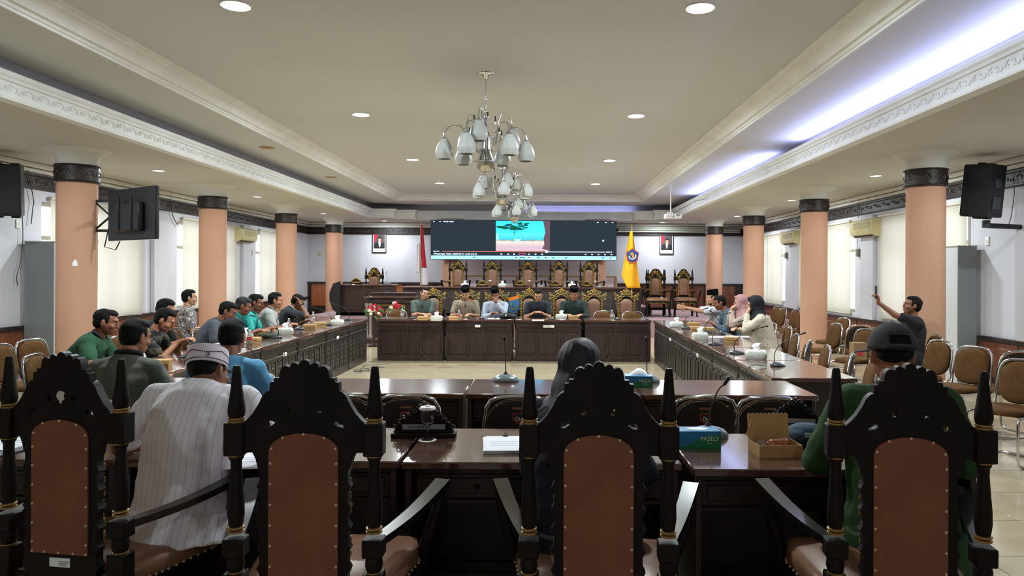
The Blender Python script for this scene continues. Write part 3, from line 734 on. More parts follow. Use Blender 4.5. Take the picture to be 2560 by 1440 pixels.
# ------------------------------------------------------------------ chrome conference chairs
def oval(w, h, n=20, e=2.6):
    r = []
    for k in range(n):
        a = 2*pi*k/n; c, s = cos(a), sin(a)
        r.append((w*abs(c)**(2/e)*(1 if c >= 0 else -1), h*abs(s)**(2/e)*(1 if s >= 0 else -1)))
    return r
def chrome_chair(label, loc, rz, group):
    t = thing('chrome_chair', label, 'chair', loc, rz, group)
    # origin at floor below the back; faces +Y
    ov = oval(.195, .185)
    tl = lambda z: -.035-(z-.65)*.18
    rs = [[(x*s, d+tl(z*s+.655), z*s+.655) for x, z in ov] for d, s in ((-.004, .94), (.006, 1.0), (.022, .99), (.040, .9), (.048, .6), (.050, .2))]
    MB().rings(rs).build('back_pad', M_fab, t, 60)
    rs = [[(x*s, d+tl(z*s+.655), z*s+.655) for x, z in ov] for d, s in ((-.004, .96), (-.014, .96), (-.018, .90))]
    sh = MB().rings(rs).build('back_shell', M_shell, t, 50)
    b = MB()
    for x, z in ((-.13,.80),(.13,.80),(-.13,.55),(.13,.55)): b.ell((x, tl(z)-.019, z), (.007, .003, .007), n=8, m=4)
    b.build('screws', M_chrome, sh)
    MB().box((0, tl(.79)-.020, .785), (.07, .006, .014), .003).build('handle_plate', mat('copper_plate', 'a0704e', .35, metal=.6), sh)
    sd = [(0,0)]
    # small emblem: red rimmed shield with dark circle
    def shield(s, y, z): return [(s*px_, z+s*pz) for px_, pz in ((-1,.9),(-.5,1.0),(0,.92),(.5,1.0),(1,.9),(.95,-.4),(0,-1.15),(-.95,-.4))]
    T = Matrix.Translation((0, tl(.72)-.022, .063)); em = MB(T).prism(shield(.033, 0, .662), -.004, 0).build('emblem', mat('emblem_red', 'b4402c', .5), sh, 0)
    MB(T).prism(shield(.026, 0, .662), -.0052, -.003).build('emblem_field', mat('emblem_dark', '1a2236', .5), em, 0)
    MB(T).tube([(.014*cos(a), -.006, .66+.014*sin(a)) for a in [pi*(.6+k*.2) for k in range(8)]], .0028, 5).ell((.004, -.006, .662), (.006, .002, .009), n=8, m=4).build('emblem_wreath', mat('emblem_pale', 'd8c890', .5), em, 0)
    # seat
    so = oval(.215, .21)
    rs = [[(x*s, y*s+.20, z) for x, y in so] for z, s in ((.415, .95), (.425, 1.0), (.452, 1.0), (.468, .93), (.474, .6), (.475, .2))]
    MB().rings(rs).build('seat_pad', M_fab, t, 60)
    # chrome tube: back hoop, seat sides, front legs and floor runners
    P = []
    for s in (1, -1):
        side = [(s*.17,-.36+.30,.012),(s*.205,-.04,.012),(s*.215,.10,.012),(s*.215,.36,.012),(s*.215,.405,.03),(s*.215,.42,.07),(s*.215,.42,.36),(s*.215,.41,.40),(s*.215,.375,.412),(s*.215,.10,.412),(s*.215,.02,.42),(s*.215,-.01,.45),(s*.212,tl(.55)-.0,.55),(s*.208,tl(.68),.68),(s*.195,tl(.78),.78),(s*.165,tl(.83),.83),(s*.11,tl(.85),.85)]
        P.append(side)
    loop = P[0]+[(0, tl(.856), .856)]+P[1][::-1]
    MB().tube(loop+[loop[0]][:0], .0115, 8, closed=True).build('tube_frame', M_chrome, t, 60)
    MB().tube([(-.215,.30,.405),(.215,.30,.405)], .010, 8).build('cross_bar', M_chrome, t, 60)
    return t
CN = [0]
CC = chrome_chair('brown chrome chair with crest sticker, second from left behind the carved name plate', aty(1021, 980, 4.42).to_2d().to_3d(), 0, 'brown chrome framed chairs')
def cchair(px_, Y, rz, label):
    p = aty(px_, 900, Y); return dup(CC, (p.x, Y, 0), rz, label)
cchair(868, 4.42, 0, 'brown chrome chair peeking out right of the empty high chair crest')
cchair(1297, 4.4, 0, 'brown chrome chair with crest sticker left of the woman in front')
cchair(1440, 4.43, R(3), 'brown chrome chair mostly hidden behind the woman in dark headscarf')
cchair(1757, 4.42, 0, 'brown chrome chair with crest sticker behind the near gooseneck microphone')
cchair(1917, 4.42, R(-2), 'brown chrome chair with crest sticker above the open snack box')
# right side: along the right tables, facing left
for (px_, Y, rz, lab) in (
    (1978, 9.0, 80, 'brown chrome chair behind the tip of the tallest right table microphone'),
    (2008, 8.1, 62, 'brown chrome chair tucked at the right tables, third from the near end'),
    (2052, 7.5, 78, 'brown chrome chair tucked at the right tables, between its tilted neighbours'),
    (2112, 6.85, 62, 'brown chrome chair tucked at the right tables, second from the near end'),
    (2165, 6.25, 74, 'brown chrome chair tucked at the near end of the right tables'),
    (2080, 10.9, 95, 'brown chrome chair standing side on beside the second right column'),
    (2100, 12.3, 100, 'brown chrome chair by the wall wainscot, behind the side on chair'),
    (2142, 10.6, 10, 'chrome chair seen from its dark back, in front of the man filming'),
    (2160, 9.75, 115, 'brown chrome chair beside the knees of the man filming'),
    (2338, 8.15, 100, 'brown chrome chair in front of the nearest right column'),
    (2425, 7.45, 112, 'brown chrome chair in front of the grey board at the right wall'),
    (2535, 7.1, 8, 'chrome chair seen from its dark back at the right picture edge'),
    (2550, 6.3, 118, 'brown chrome chair nearest to us at the right picture edge'),
    (1934, 16.3, 95, 'brown chrome chair by the right wall, farthest of the distant line'),
    (1950, 15.6, 93, 'brown chrome chair by the right wall, second farthest of the distant line'),
    (1982, 15.0, 96, 'brown chrome chair by the right wall, middle of the distant line'),
    (1999, 14.5, 94, 'brown chrome chair by the right wall, left of the second right column'),
    (90, 7.75, -98, 'brown chrome chair at the left wall in front of the tall grey board'),
    (8, 7.2, -95, 'brown chrome chair cut by the left picture edge'),
    (440, 9.3, -110, 'empty brown chrome chair between the phone user and the patterned shirt man'),
    (1510, 14.05, 180, 'brown chrome chair behind the far tables, left of the last microphone'),
    (1582, 14.0, 180, 'brown chrome chair behind the far tables, at their right end'),
    (990, 14.0, 180, 'brown chrome chair behind the far tables, by the flowers')):
    cchair(px_, Y, R(rz), lab)
# ------------------------------------------------------------------ head desk, left desk, lectern
def dark_desk(name, x0, x1, yf, dpt, z0, h, label, n, carved=False):
    t = thing(name, label, 'desk', ((x0+x1)/2, yf+dpt/2, z0)); L = x1-x0
    MB().box((0, 0, h-.02), (L+.08, dpt+.08, .04), .01).build('desktop', M_top, t)
    MB().box((0, -dpt/2+.02, h-.10), (L+.02, .06, .05), .015).box((0, -dpt/2+.03, h-.06), (L+.05, .08, .03), .01).box((0, -dpt/2+.03, .05), (L+.02, .06, .10), .01).build('mouldings', M_body, t)
    MB().box((0, 0, h/2-.02), (L, dpt, h-.06)).build('carcass', M_body2 if carved else M_body, t)
    w = L/n
    for k in range(n):
        x = -L/2+w*(k+.5); p = MB().box((x, -dpt/2-.005, h/2-.02), (w-.10, .02, h-.34), .008).build('front_panel', M_body2 if carved else M_body, t)
        c = MB()
        if carved:
            for q in range(2): scroll(c, M4(x, -dpt/2-.018, h/2-.12+.2*q), w*.7, .16, .008, 4)
            stuff(c.build('panel_carving', M_carvehi, p, 60))
    for k in range(n+1):
        MB().box((-L/2+w*k, -dpt/2-.008, h/2), (.05, .03, h-.2), .006).build('stile', M_body, t)
    return t
dark_desk('head_desk', -3.7, 2.6, 19.2, .6, .43, .79, 'long dark carved head desk on the dais in front of the five high chairs', 9, True)
dark_desk('side_desk', -5.5, -4.02, 19.2, .6, .43, .84, 'dark desk on the dais below the left portrait, carved ornament on top', 2)
t = thing('lectern', 'dark wooden lectern with round pillars, flowers in front, left of the far row', 'lectern', (-3.42, 16.1, 0))
MB().box((0, .25, 1.035), (1.16, .56, .04), .012).box((0, .40, 1.12), (1.02, .30, .035), .01).build('top', M_top, t)
MB().box((0, .25, .95), (1.08, .5, .10), .02).build('moulding', M_body, t); MB().box((0, .40, 1.07), (.98, .26, .08), .01).build('upper_box', M_body, t); MB().box((0, .25, .06), (1.14, .56, .12), .02).build('plinth', M_body, t)
MB().box((0, .27, .5), (.98, .44, .86)).build('carcass', M_body, t)
for x in (-.52, -.44, .52): MB().lathe([(.045,.12),(.05,.16),(.03,.2),(.034,.5),(.028,.82),(.05,.86),(.045,.9)], 14, (x, .05, 0)).build('pillar', mat('glare_lit_pillar', '8d7f7c', .2, coat=.6) if x < 0 else M_body, t)  # left pillars coloured paler for the white glare on that side
fr = MB()
for c, d in (((.02,.03,.86),(.62,.012,.012)),((.02,.03,.58),(.62,.012,.012)),((-.29,.03,.72),(.012,.012,.29)),((.33,.03,.72),(.012,.012,.29))): fr.box(c, d)
fr.build('gilt_border', M_gold, t)
MB().ell((.02,.03,.70), (.14,.02,.10), n=16, m=8).build('oval_emblem', mat('emblem_wood', '6a4420', .5), t)
def flowers(x, y, z, sx, label, seed, n=34):
    t = thing('flower_bouquet', label, 'flowers', (x, y, z)); r = random.Random(seed)
    MB().tube([(0,0,-z+.02),(0,0,-.05)], .03, 8).ell((0,0,-z+.02),(.14,.14,.02), n=16, m=5).build('stand', M_body, t)
    for k in range(n):
        a = r.uniform(0, 2*pi); u = r.random()**.5; px_, py_ = sx*u*cos(a), .13*u*sin(a); pz = .13*(1-u*u)+r.uniform(-.05,.05)*1.5
        mm = mat('flower_red', 'b81f34', .6) if r.random() < .62 else mat('flower_cream', 'e8dcc8', .6)
        b = MB(); q = .028+.012*r.random()
        for j in range(5): b.ell((px_+q*.5*cos(j*1.256), py_-.01+q*.25*sin(j*2), pz+q*.5*sin(j*1.256)), (q*.62, q*.5, q*.62), n=6, m=4)
        b.build('flower', mm, t)
    g = MB()
    for k in range(16):
        a = r.uniform(0, 2*pi); g.ell((sx*cos(a), .08*sin(a), r.uniform(-.1,.08)), (.045,.02,.06), Euler((r.random(),r.random(),a)).to_matrix(), 6, 4)
    g.build('leaves', mat('leaf_green', '4c6a3c', .6), t)
    return t
p = aty(935, 783, 15.5); flowers(p.x, 15.5, p.z, .17, 'red and cream flower bouquet at the left front of the lectern', 3)
p = aty(990, 777, 15.6); flowers(p.x, 15.6, p.z, .14, 'red and cream flower bouquet at the right front of the lectern', 5, 20)
# black octagonal board leaning by the side desk, low steps in front
t = thing('leaning_board', 'black many sided board leaning at the left end of the side desk', 'board', (-5.52, 19.0, .43))
MB().prism([(.18,.02),(-.02,.18),(-.10,.42),(-.10,.62),(-.0,.86),(.18,.92)], -.03, .03).build('board', M_black, t)
MB().box((.10, .04, .47), (.04, .03, .8), .005).build('batten', M_throne, t)
t = thing('screen_housing', 'long grey green roll up screen housing on the front wall, above the right portrait', 'screen housing', (4.43, 23.45, 3.03))
MB().tube([(-1.98,0,0),(1.98,0,0)], .055, 12).build('tube_case', mat('housing_grey_green', '8f9488', .5), t); MB().box((0,.06,-.075),(4.0,.10,.03),.005).build('slat', M_cap, t)
o = MB().prism([(-.03,-.04),(.03,-.045),(.028,.01),(.012,.045),(-.006,.04),(-.028,.0)], -.002, .002).build('paper_scrap', M_paper, None, 0); tag(o, 'torn white paper scrap stuck on the nearest left column', 'paper', None, (-6.29+.243*sin(R(28)), 9.72-.243*cos(R(28))-.003, 1.70), R(28))
# low railing of tan frames behind the high chairs
t = thing('wooden_railing', 'low tan wooden frame railing with white panels behind the five high chairs', 'railing', (-.3, 22.9, .43))
mw = mat('tan_frame_wood', 'a8865f', .5)
MB().box((0, 0, 1.06), (5.3, .06, .05), .008).box((0, 0, .10), (5.3, .06, .05), .008).build('rail', mw, t)
for k in range(6):
    MB().box((-2.62+k*1.048, 0, .55), (.09, .07, 1.02), .008).build('post', mw, t)
    if k < 5: MB().box((-2.62+(k+.5)*1.048, 0, .58), (.93, .02, .90), .004).build('panel', mat('railing_panel', 'd8ccd0', .7), t)

# ------------------------------------------------------------------ LED screen
t = thing('led_screen', 'very wide video screen playing a beach clip on the front wall', 'screen', (-.575, 21.4, 2.565))
SW, SH = 5.50, 1.15
MB().box((0, .06, 0), (SW+.03, .10, SH+.03), .006).build('housing', M_black, t)
yy = -.002
def sp(x0, x1, z0, z1, m, name, par, d=0.0):   # pixel fractions 0..1 of the screen
    return MB().box(((-.5+(x0+x1)/2)*SW, yy-d, (.5-(z0+z1)/2)*SH), ((x1-x0)*SW, .002, (z1-z0)*SH)).build(name, m, par, 0)
dk = sp(0, 1, 0, .925, emis('screen_dark', '232b33', .9), 'dark_area', t)
bar = sp(0, 1, .905, 1, emis('screen_taskbar', '8fd0ee', 1.0), 'taskbar', t, .001)
def vidmat():
    m = bpy.data.materials.new('video_picture'); m.use_nodes = True; nt = m.node_tree; N = nt.nodes; L = nt.links; N.clear()
    tc = N.new('ShaderNodeTexCoord'); sx = N.new('ShaderNodeSeparateXYZ'); L.new(tc.outputs['Generated'], sx.inputs[0])
    nz = N.new('ShaderNodeTexNoise'); nz.inputs['Scale'].default_value = 7; mp = N.new('ShaderNodeMapping'); mp.inputs['Scale'].default_value = (1, 1, 3)
    L.new(tc.outputs['Generated'], mp.inputs[0]); L.new(mp.outputs[0], nz.inputs['Vector'])
    ma = N.new('ShaderNodeMath'); ma.operation = 'MULTIPLY_ADD'; ma.inputs[1].default_value = .10; L.new(nz.outputs[0], ma.inputs[0]); L.new(sx.outputs['Z'], ma.inputs[2])
    cr = N.new('ShaderNodeValToRGB'); e = cr.color_ramp.elements
    e[0].position = 0; e[0].color = lin('b79aa6'); e[1].position = 1; e[1].color = lin('35b6ea')
    for p_, c_ in ((.18, 'a8949e'), (.36, 'c0b4ac'), (.40, '5f7a6a'), (.43, '3aa6c4'), (.60, '4ab8cf'), (.66, '3bbbe2')): q = e.new(p_); q.color = lin(c_)
    em = N.new('ShaderNodeEmission'); em.inputs[1].default_value = 1.0; o = N.new('ShaderNodeOutputMaterial')
    L.new(ma.outputs[0], cr.inputs[0]); L.new(cr.outputs[0], em.inputs[0]); L.new(em.outputs[0], o.inputs[0]); return m
pic = sp(.35, .642, 0, .775, vidmat(), 'video_picture', t, .0012)
r_ = random.Random(4)
g = MB()
def flat(b, pts, d): b.prism([((-.5+x)*SW, (.5-z)*SH) for x, z in pts], yy-d-.0015, yy-d)
for k in range(46):
    a = r_.uniform(0, pi); u = r_.random(); cx = .45+.085*u*cos(a)*1.1; cz = .20-.16*u*sin(a)+r_.uniform(-.02,.03); q = .010+.012*r_.random()
    flat(g, [(cx-q, cz), (cx-q*.4, cz-.02), (cx+q*.6, cz-.018), (cx+q, cz+.004), (cx+q*.2, cz+.016)], .003)
for (x0, z0, x1, z1) in ((.447,.36,.452,.16),(.450,.33,.39,.12),(.452,.30,.50,.10),(.45,.26,.43,.06)):
    flat(g, [(x0, z0), (x0+.003, z0), (x1+.003, z1), (x1, z1)], .0032)
g.build('video_tree', emis('video_tree_green', '14503f', .8), pic, 0)
g = MB(); flat(g, [(.605,0),(.642,0),(.642,.775),(.60,.72),(.612,.6),(.608,.45),(.618,.3),(.610,.12)], .003); g.build('video_rock', emis('video_rock', '5c4852', .8), pic, 0)
g = MB(); flat(g, [(.45,.47),(.485,.46),(.482,.53),(.448,.54)], .003); flat(g, [(.352,.35),(.36,.33),(.365,.48),(.352,.5)], .003); g.build('video_pale_patch', emis('video_pale', '8fe0ee', 1), pic, 0)
wt = emis('screen_white', 'dff2ff', 1.5)
sp(.06, .625, .793, .803, emis('screen_progress', 'f0826a', 1.1), 'progress_bar', dk, .003); sp(.625, .94, .793, .803, wt, 'progress_rest', dk, .003)
sp(.618, .632, .782, .815, wt, 'progress_knob', dk, .004)
def st(name, s, x, z, size, al='LEFT', m=None, sx=1.25): return text(name, s, size, m or wt, dk, ((-.5+x)*SW, yy-.006, (.5-z)*SH), (pi/2, 0, 0), al, sx, .0003)
st('lettering', 'WhatsApp Video 2025-07-31 at 01.53.51', .014, .862, .062); st('lettering', 'Media Player', .065, .028, .05)
st('lettering', '00:01:30', .012, .797, .042); st('lettering', '00:02:10', .945, .797, .042)
ic = MB()
for x in (.38,.417,.449,.53,.565,.60,.835,.87,.905,.94,.975): ic.box(((-.5+x)*SW, yy-.004, (.5-.865)*SH), (.05,.002,.018)); ic.box(((-.5+x)*SW, yy-.004, (.5-.852)*SH), (.025,.002,.012))
for x in (.015,.048,.90,.945,.98): ic.box(((-.5+x)*SW, yy-.004, (.5-.028)*SH), (.045,.002,.016))
ic.box(((-.5+.93)*SW, yy-.004, (.5-.5)*SH), (.05,.002,.035)); stuff(ic.build('control_icons', wt, dk, 0))
MB().tube([((-.5+.492)*SW+.095*cos(a*pi/8), yy-.006, (.5-.862)*SH+.035*sin(a*pi/8)) for a in range(16)], .007, 5, closed=True).build('play_ring', emis('play_pink', 'e0527a', 1.1), dk)
ic = MB(); cols = ('2a78c0','8a4a80','2a9a90','3a6ab0','c05050')
for k, x in enumerate((.235,.46,.485,.50,.53,.58,.62,.66,.73,.97,.93)): MB().box(((-.5+x)*SW, yy-.004, (.5-.95)*SH), (.07,.002,.03)).build('taskbar_icon', emis('icon_'+cols[k % 5], cols[k % 5], .6), bar, 0)

# ------------------------------------------------------------------ flags
def flag(name, label, x, y, z0, z1, poleh, cols, wtop, wbot, folds, base, cut=0):
    t = thing(name, label, 'flag', (x, y, base)); n = 26; m = 30
    MB().lathe([(.016,0),(.016,poleh),(.008,poleh+.02),(.018,poleh+.05),(.003,poleh+.12)], 12).lathe([(.16,0),(.16,.03),(.03,.05),(.02,.08)], 16).build('pole', mat('flag_pole_wood', 'a3865c', .5), t)
    for ci, (c, a0, a1, xo) in enumerate(cols):
        vs = []; fs = []
        for i in range(n+1):
            for j in range(m+1):
                u, v = i/n, a0+(a1-a0)*j/m; wd = wtop+(wbot-wtop)*v
                zz = z1-base-(z1-z0)*v - cut*(abs(u-.5)**1.5)*-1*v
                if cut: zz = z1-base-(z1-z0)*v*(1-.22*max(0, .30-u)/.30)
                vs.append((xo(v)+(u-.5)*wd, -.03+.045*sin(u*folds+v*1.2)*min(1, v*3+.2), zz))
        for i in range(n):
            for j in range(m): a_ = i*(m+1)+j; fs.append((a_, a_+m+1, a_+m+2, a_+1))
        o = MB().add(vs, fs).build('cloth', c, t, 180); s = o.modifiers.new('t', 'SOLIDIFY'); s.thickness = .004
    return t
mred, mwht = mat('flag_red', 'b32638', .85), mat('flag_white', 'dcd4d8', .85)
p0, p1 = aty(1052, 560, 20.6), aty(1048, 712, 20.6)
ft = flag('national_flag', 'furled red and white flag on a pole left of the big screen', p0.x, 20.6, p1.z, p0.z, 2.5, [(mred, .02, .72, lambda v: .03+.09*v), (mwht, .72, 1.0, lambda v: .03+.09*v), (mwht, .32, .80, lambda v: -.035+.02*v)], .05, .22, 9, .43)
kids(ft)[2].location = (-.03, .03, 0)
p0, p1 = aty(1578, 578, 19.0), aty(1580, 720, 19.0)
fy = flag('region_flag', 'yellow draped flag with pentagon crest right of the big screen', p0.x+.02, 19.0, p1.z, p0.z, 2.33, [(mat('flag_yellow', 'f0ac1c', .8, var='e09a14', vs=3), 0, 1, lambda v: -.02+.0*v)], .07, .50, 7, .43, 1)
cz = aty(1580, 640, 19.0); zc = cz.z-.43; xc = cz.x-(p0.x+.02)
def pent(s): return [(xc+s*a, zc+s*b) for a, b in ((0,1.1),(.95,.45),(.72,-.75),(0,-1.05),(-.72,-.75),(-.95,.45))]
e = MB().prism(pent(.185), -.094, -.088).build('crest', mat('crest_red', 'b5432e', .6), fy, 0)
MB().prism(pent(.160), -.097, -.093).build('crest_field', mat('crest_blue', '27407a', .6), e, 0)
MB().tube([(xc+.09*cos(a), -.099, zc+.09*sin(a)) for a in [pi*(1.0+k*.14) for k in range(9)]], .016, 5).build('crest_wreath', mat('crest_white', 'd5dbe2', .6), e)
MB().ell((xc-.01, -.099, zc+.05), (.05,.006,.045), n=12, m=6).ell((xc+.02, -.1, zc-.02), (.03,.006,.05), n=10, m=6).build('crest_figure', mat('crest_gold', 'c08a3a', .6), e)
# pennant on the front of the head desk
t = thing('pennant', 'small blue pennant with orange top and gold wreath between the seated men', 'pennant', (aty(1285, 760, 15.05).x, 15.05, 0))
a_, b_ = aty(1285, 738, 15.05).z, aty(1285, 778, 15.05).z
MB().prism([(-.11,a_-.06),(-.11,b_),(.0,b_-.04),(.11,b_),(.11,a_+.01)], -.006, .006).build('cloth', mat('pennant_blue', '2c6a96', .8), t, 0)
MB().prism([(-.11,a_-.06),(-.11,a_-.13),(.11,a_-.07),(.11,a_+.01)], -.008, .008).build('top_band', mat('pennant_orange', 'd9762a', .8), t, 0)
MB().tube([(.065*cos(k*.5+2.2), -.012, (a_+b_)/2-.06+.08*sin(k*.5+2.2)) for k in range(10)], .010, 5).build('wreath', M_gold, t)
MB().tube([(0,.02,.02),(0,.02,a_)], .01, 8).lathe([(.12,0),(.12,.02),(.02,.04),(.01,.06)], 14, (0,.02,0)).build('stand', M_throne, t)

# portraits
def portrait(x, z, label, tie, gl):
    t = thing('framed_portrait', label, 'portrait', (x, YB-.03, z)); w_, h_ = .46, .64
    fr = MB()
    for c, d in (((0,0,h_/2-.012),(w_,.03,.024)),((0,0,-h_/2+.012),(w_,.03,.024)),((w_/2-.012,0,0),(.024,.03,h_)),((-w_/2+.012,0,0),(.024,.03,h_))): fr.box(c, d, .003)
    fr.build('frame', M_black, t); MB().box((0,0,0),(w_-.04,.012,h_-.04)).build('mount', M_paper, t, 0)
    pr = MB().box((0,-.008,.05),(w_-.09,.004,h_-.17)).build('photo', mat('portrait_backdrop', '4a3f44', .5), t, 0)
    MB().prism([(-.18,.27),(-.06,.27),(-.10,.1),(-.17,-.02)], -.013, -.010).build('photo_flag', mred, pr, 0)
    MB().prism([(-.17,-.18),(-.16,-.04),(-.10,.01),(-.03,.04),(.06,.04),(.13,.0),(.17,-.05),(.18,-.18)], -.015, -.012).build('photo_suit', mat('suit_black', '15151b', .6), pr, 0)
    MB().prism([(-.03,.04),(.06,.04),(.035,-.12),(.01,-.15),(-.01,-.10)], -.017, -.014).build('photo_shirt', M_paper, pr, 0)
    MB().prism([(.005,.02),(.025,.02),(.03,-.12),(.015,-.15),(.0,-.12)], -.019, -.016).build('photo_tie', mat(tie[0], tie[1], .6), pr, 0)
    MB().prism([(.015+.055*cos(a*pi/8)*.85, .10+.075*sin(a*pi/8)) for a in range(16)], -.019, -.016).build('photo_face', mat('photo_skin', 'b98c70', .6), pr, 0)
    MB().prism([(-.045,.125),(-.043,.195),(.07,.20),(.075,.13),(.015,.145)], -.021, -.018).build('photo_cap', mat('photo_cap', '0c0c10', .6), pr, 0)
    MB().box((.0,-.013,-.245),(.2,.002,.006)).box((.0,-.013,-.262),(.14,.002,.004)).build('caption_lines', mat('print_grey', '8a8c90', .7), t, 0)
p = aty(947, 607, 23.5); portrait(p.x, p.z, 'framed portrait of a suited man in black cap, left of the flag', ('tie_pale', 'b0a8b0'), 0)
p = aty(1667, 611, 23.5); portrait(p.x, p.z, 'framed portrait of a suited man with dark red tie, right of the yellow flag', ('tie_red', '8a2030'), 1)

# ------------------------------------------------------------------ chandeliers
def shade(M, t):
    M = M @ Matrix.Scale(1.18, 4)
    prof = [(.012,.0),(.03,-.012),(.052,-.045),(.072,-.09),(.082,-.13),(.080,-.16),(.062,-.195),(.058,-.195),(.076,-.16),(.078,-.13),(.068,-.09),(.048,-.047),(.026,-.016),(.012,-.006)]
    s = MB(M).lathe(prof, 32, lobes=8, amp=.035).build('glass_shade', M_frost, t, 60)
    MB(M).lathe([(.002,.03),(.010,.028),(.013,.006),(.026,-.002),(.030,-.016),(.002,-.012)], 16).build('shade_cap', M_chrome, s); return s
def chandelier(x, y, label):
    t = thing('chandelier', label, 'chandelier', (x, y, ZU), 0, 'chrome chandeliers with frosted shades')
    MB().lathe([(.09,0),(.085,-.012),(.06,-.02),(.045,-.04),(.025,-.06),(.004,-.065)], 24).build('canopy', M_chrome, t)
    MB().tube([(0,0,-.05),(0,0,-.20)], .007, 8).build('rod', M_chrome, t)
    ch = MB()
    for k in range(7):
        z = -.215-k*.034; a = (k % 2)*pi/2
        ch.tube([(cos(q*pi/5)*.010*cos(a), cos(q*pi/5)*.010*sin(a), z+sin(q*pi/5)*.022) for q in range(10)], .0032, 5, closed=True)
    ch.build('chain', M_chrome, t)
    b = MB(); b.lathe([(.012,-.45),(.03,-.46),(.035,-.50),(.02,-.53),(.02,-.66),(.05,-.68),(.055,-.70),(.03,-.72),(.028,-.93),(.03,-.96)], 20)
    b.build('stem', M_chrome, t)
    for k in range(10):
        a = 2*pi*k/10; MB().tube([(.045*cos(a),.045*sin(a),-.70),(.04*cos(a),.04*sin(a),-.80),(.05*cos(a),.05*sin(a),-.88),(.088*cos(a),.088*sin(a),-.975)], .0125, 7).build('cluster_rod', M_chrome, t)
    MB().lathe([(.10,-.965),(.125,-.975),(.125,-.985),(.10,-.995),(.01,-.99)], 28).build('rim', M_chrome, t)
    MB().lathe([(.118,-.985),(.11,-1.02),(.08,-1.06),(.04,-1.085),(.012,-1.09)], 28).build('bowl', mat('mirrored_bowl', 'b8b4a4', .15, metal=.6), t)
    MB().lathe([(.012,-1.085),(.016,-1.10),(.008,-1.115),(.012,-1.125),(.002,-1.14)], 14).build('finial', M_chrome, t)
    for (n, R_, zs, zc, off) in ((3, .30, -.70, -.575, .35), (6, .45, -.86, -.80, .15)):
        for k in range(n):
            a = 2*pi*k/n+off; d = Vector((cos(a), sin(a), 0))
            pts = []
            for u, zz in ((.06, zs), (.13, zs+.0), (.19, zs+.07), (.21, zs+.19), (.25, zs+.265), (.32, zs+.27)): pts.append(d*(u*(R_/.42))+Vector((0,0,zz*1.0)))
            top = zs+.27; pts += [d*(R_*.90)+Vector((0,0,top-.02)), d*R_+Vector((0,0,top-.08)), d*R_+Vector((0,0,top-.13))]
            ar = MB().tube(pts, .0085, 8).build('arm', M_chrome, t, 60)
            lf = MB(); side = Vector((-d.y, d.x, 0))
            q0 = d*(.15*R_/.42)+Vector((0,0,zs+.08)); lf.tube([q0, q0+side*.03+Vector((0,0,.06)), q0+side*.05+d*.02+Vector((0,0,.10)), q0+side*.03+d*.03+Vector((0,0,.12)), q0+side*.02+d*.01+Vector((0,0,.10))], .004, 5)
            lf.build('tendril', M_chrome, ar)
            MB().ell(q0+side*.055+d*.02+Vector((0,0,.14)), (.012,.012,.03), n=8, m=6).build('leaf', M_black, ar)
            shade(Matrix.Translation(d*R_+Vector((0,0,top-.14))), t)
    return t
ch1 = chandelier(-.64, 7.95, 'chrome chandelier with frosted tulip shades, nearest of the three')
dup(ch1, (-.68, 11.95, ZU), .5, 'chrome chandelier with frosted tulip shades, middle of the three')
dup(ch1, (-.64, 15.95, ZU), .52, 'chrome chandelier with frosted tulip shades, farthest, overlapping the screen')

# projector
p = aty(1682, 541, 16.5)
t = thing('projector', 'white projector hanging on a pole under the purple lit cove', 'projector', (p.x, 16.5, p.z))
MB().box((0,0,0),(.37,.28,.11),.015).build('body', M_white, t)
MB().tube([(-.05,0,.05),(-.05,0,ZI-p.z)], .014, 10).lathe([(.06,ZI-p.z-.02),(.06,ZI-p.z)], 14, (-.05,0,0)).build('pole', M_white, t)
MB().box((-.05,0,.075),(.14,.12,.03),.005).build('bracket', M_cap, t)
b = MB()
for k in range(5): b.box((.06+.018*k,-.142,.02),(.008,.004,.05))
for k in range(4): b.box((-.14+.03*k,-.142,-.02+.03*(k % 2)),(.014,.004,.010))
b.build('vents_and_ports', M_black, t)
MB().tube([(-.04,-.02,.22),(0,-.10,.10),(.0,-.16,-.0),(-.03,-.155,-.04),(.03,-.10,.08),(.08,.0,.10),(.5,0,.35),(.8,.1,.42)], .005, 5).build('hanging_wire', M_black, t)

# television on the nearest left column
t = thing('television', 'black flat television hung from the nearest left column, its back to us', 'television', (-5.07, 8.9, 2.30), atan2(.62, -.95))
MB().box((0,0,0),(1.12,.05,.64),.012).build('casing', M_black, t); MB().box((0,.06,-.04),(.62,.07,.36),.02).build('rear_bulge', M_black, t)
MB().box((0,-.028,0),(1.08,.004,.60)).build('glass', mat('tv_glass', '0c1418', .08), t)
MB().box((0,0,-.322),(1.12,.045,.008),.002).build('silver_edge', M_chrome, t)
for s in (-1, 1): MB().box((.0+s*.15,.10,0),(.03,.02,.42),.004).build('mount_bar', M_black, t)
t2 = thing('wall_bracket', 'black crossed steel arm holding the television to the nearest left column', 'bracket', (-5.85, 9.75, 2.34))
MB().box((-.0,0,.20),(.5,.03,.035)).box((0,0,-.20),(.5,.03,.035)).box((.24,0,0),(.03,.05,.43)).build('arm_frame', M_black, t2)
MB().tube([(-.22,0,.19),(.22,0,-.19)], .014, 6).tube([(-.22,0,-.19),(.22,0,.19)], .014, 6).build('cross_braces', M_black, t2)
MB().tube([(.24,0,.1),(.42,-.50,.05)], .03, 8).build('link_arm', M_black, t2)
MB().tube([(.0,-.05,-.16),(-.05,-.06,-.42),(.10,-.06,-.46),(.22,-.05,-.2)], .008, 6).build('looped_cable', M_black, t2)
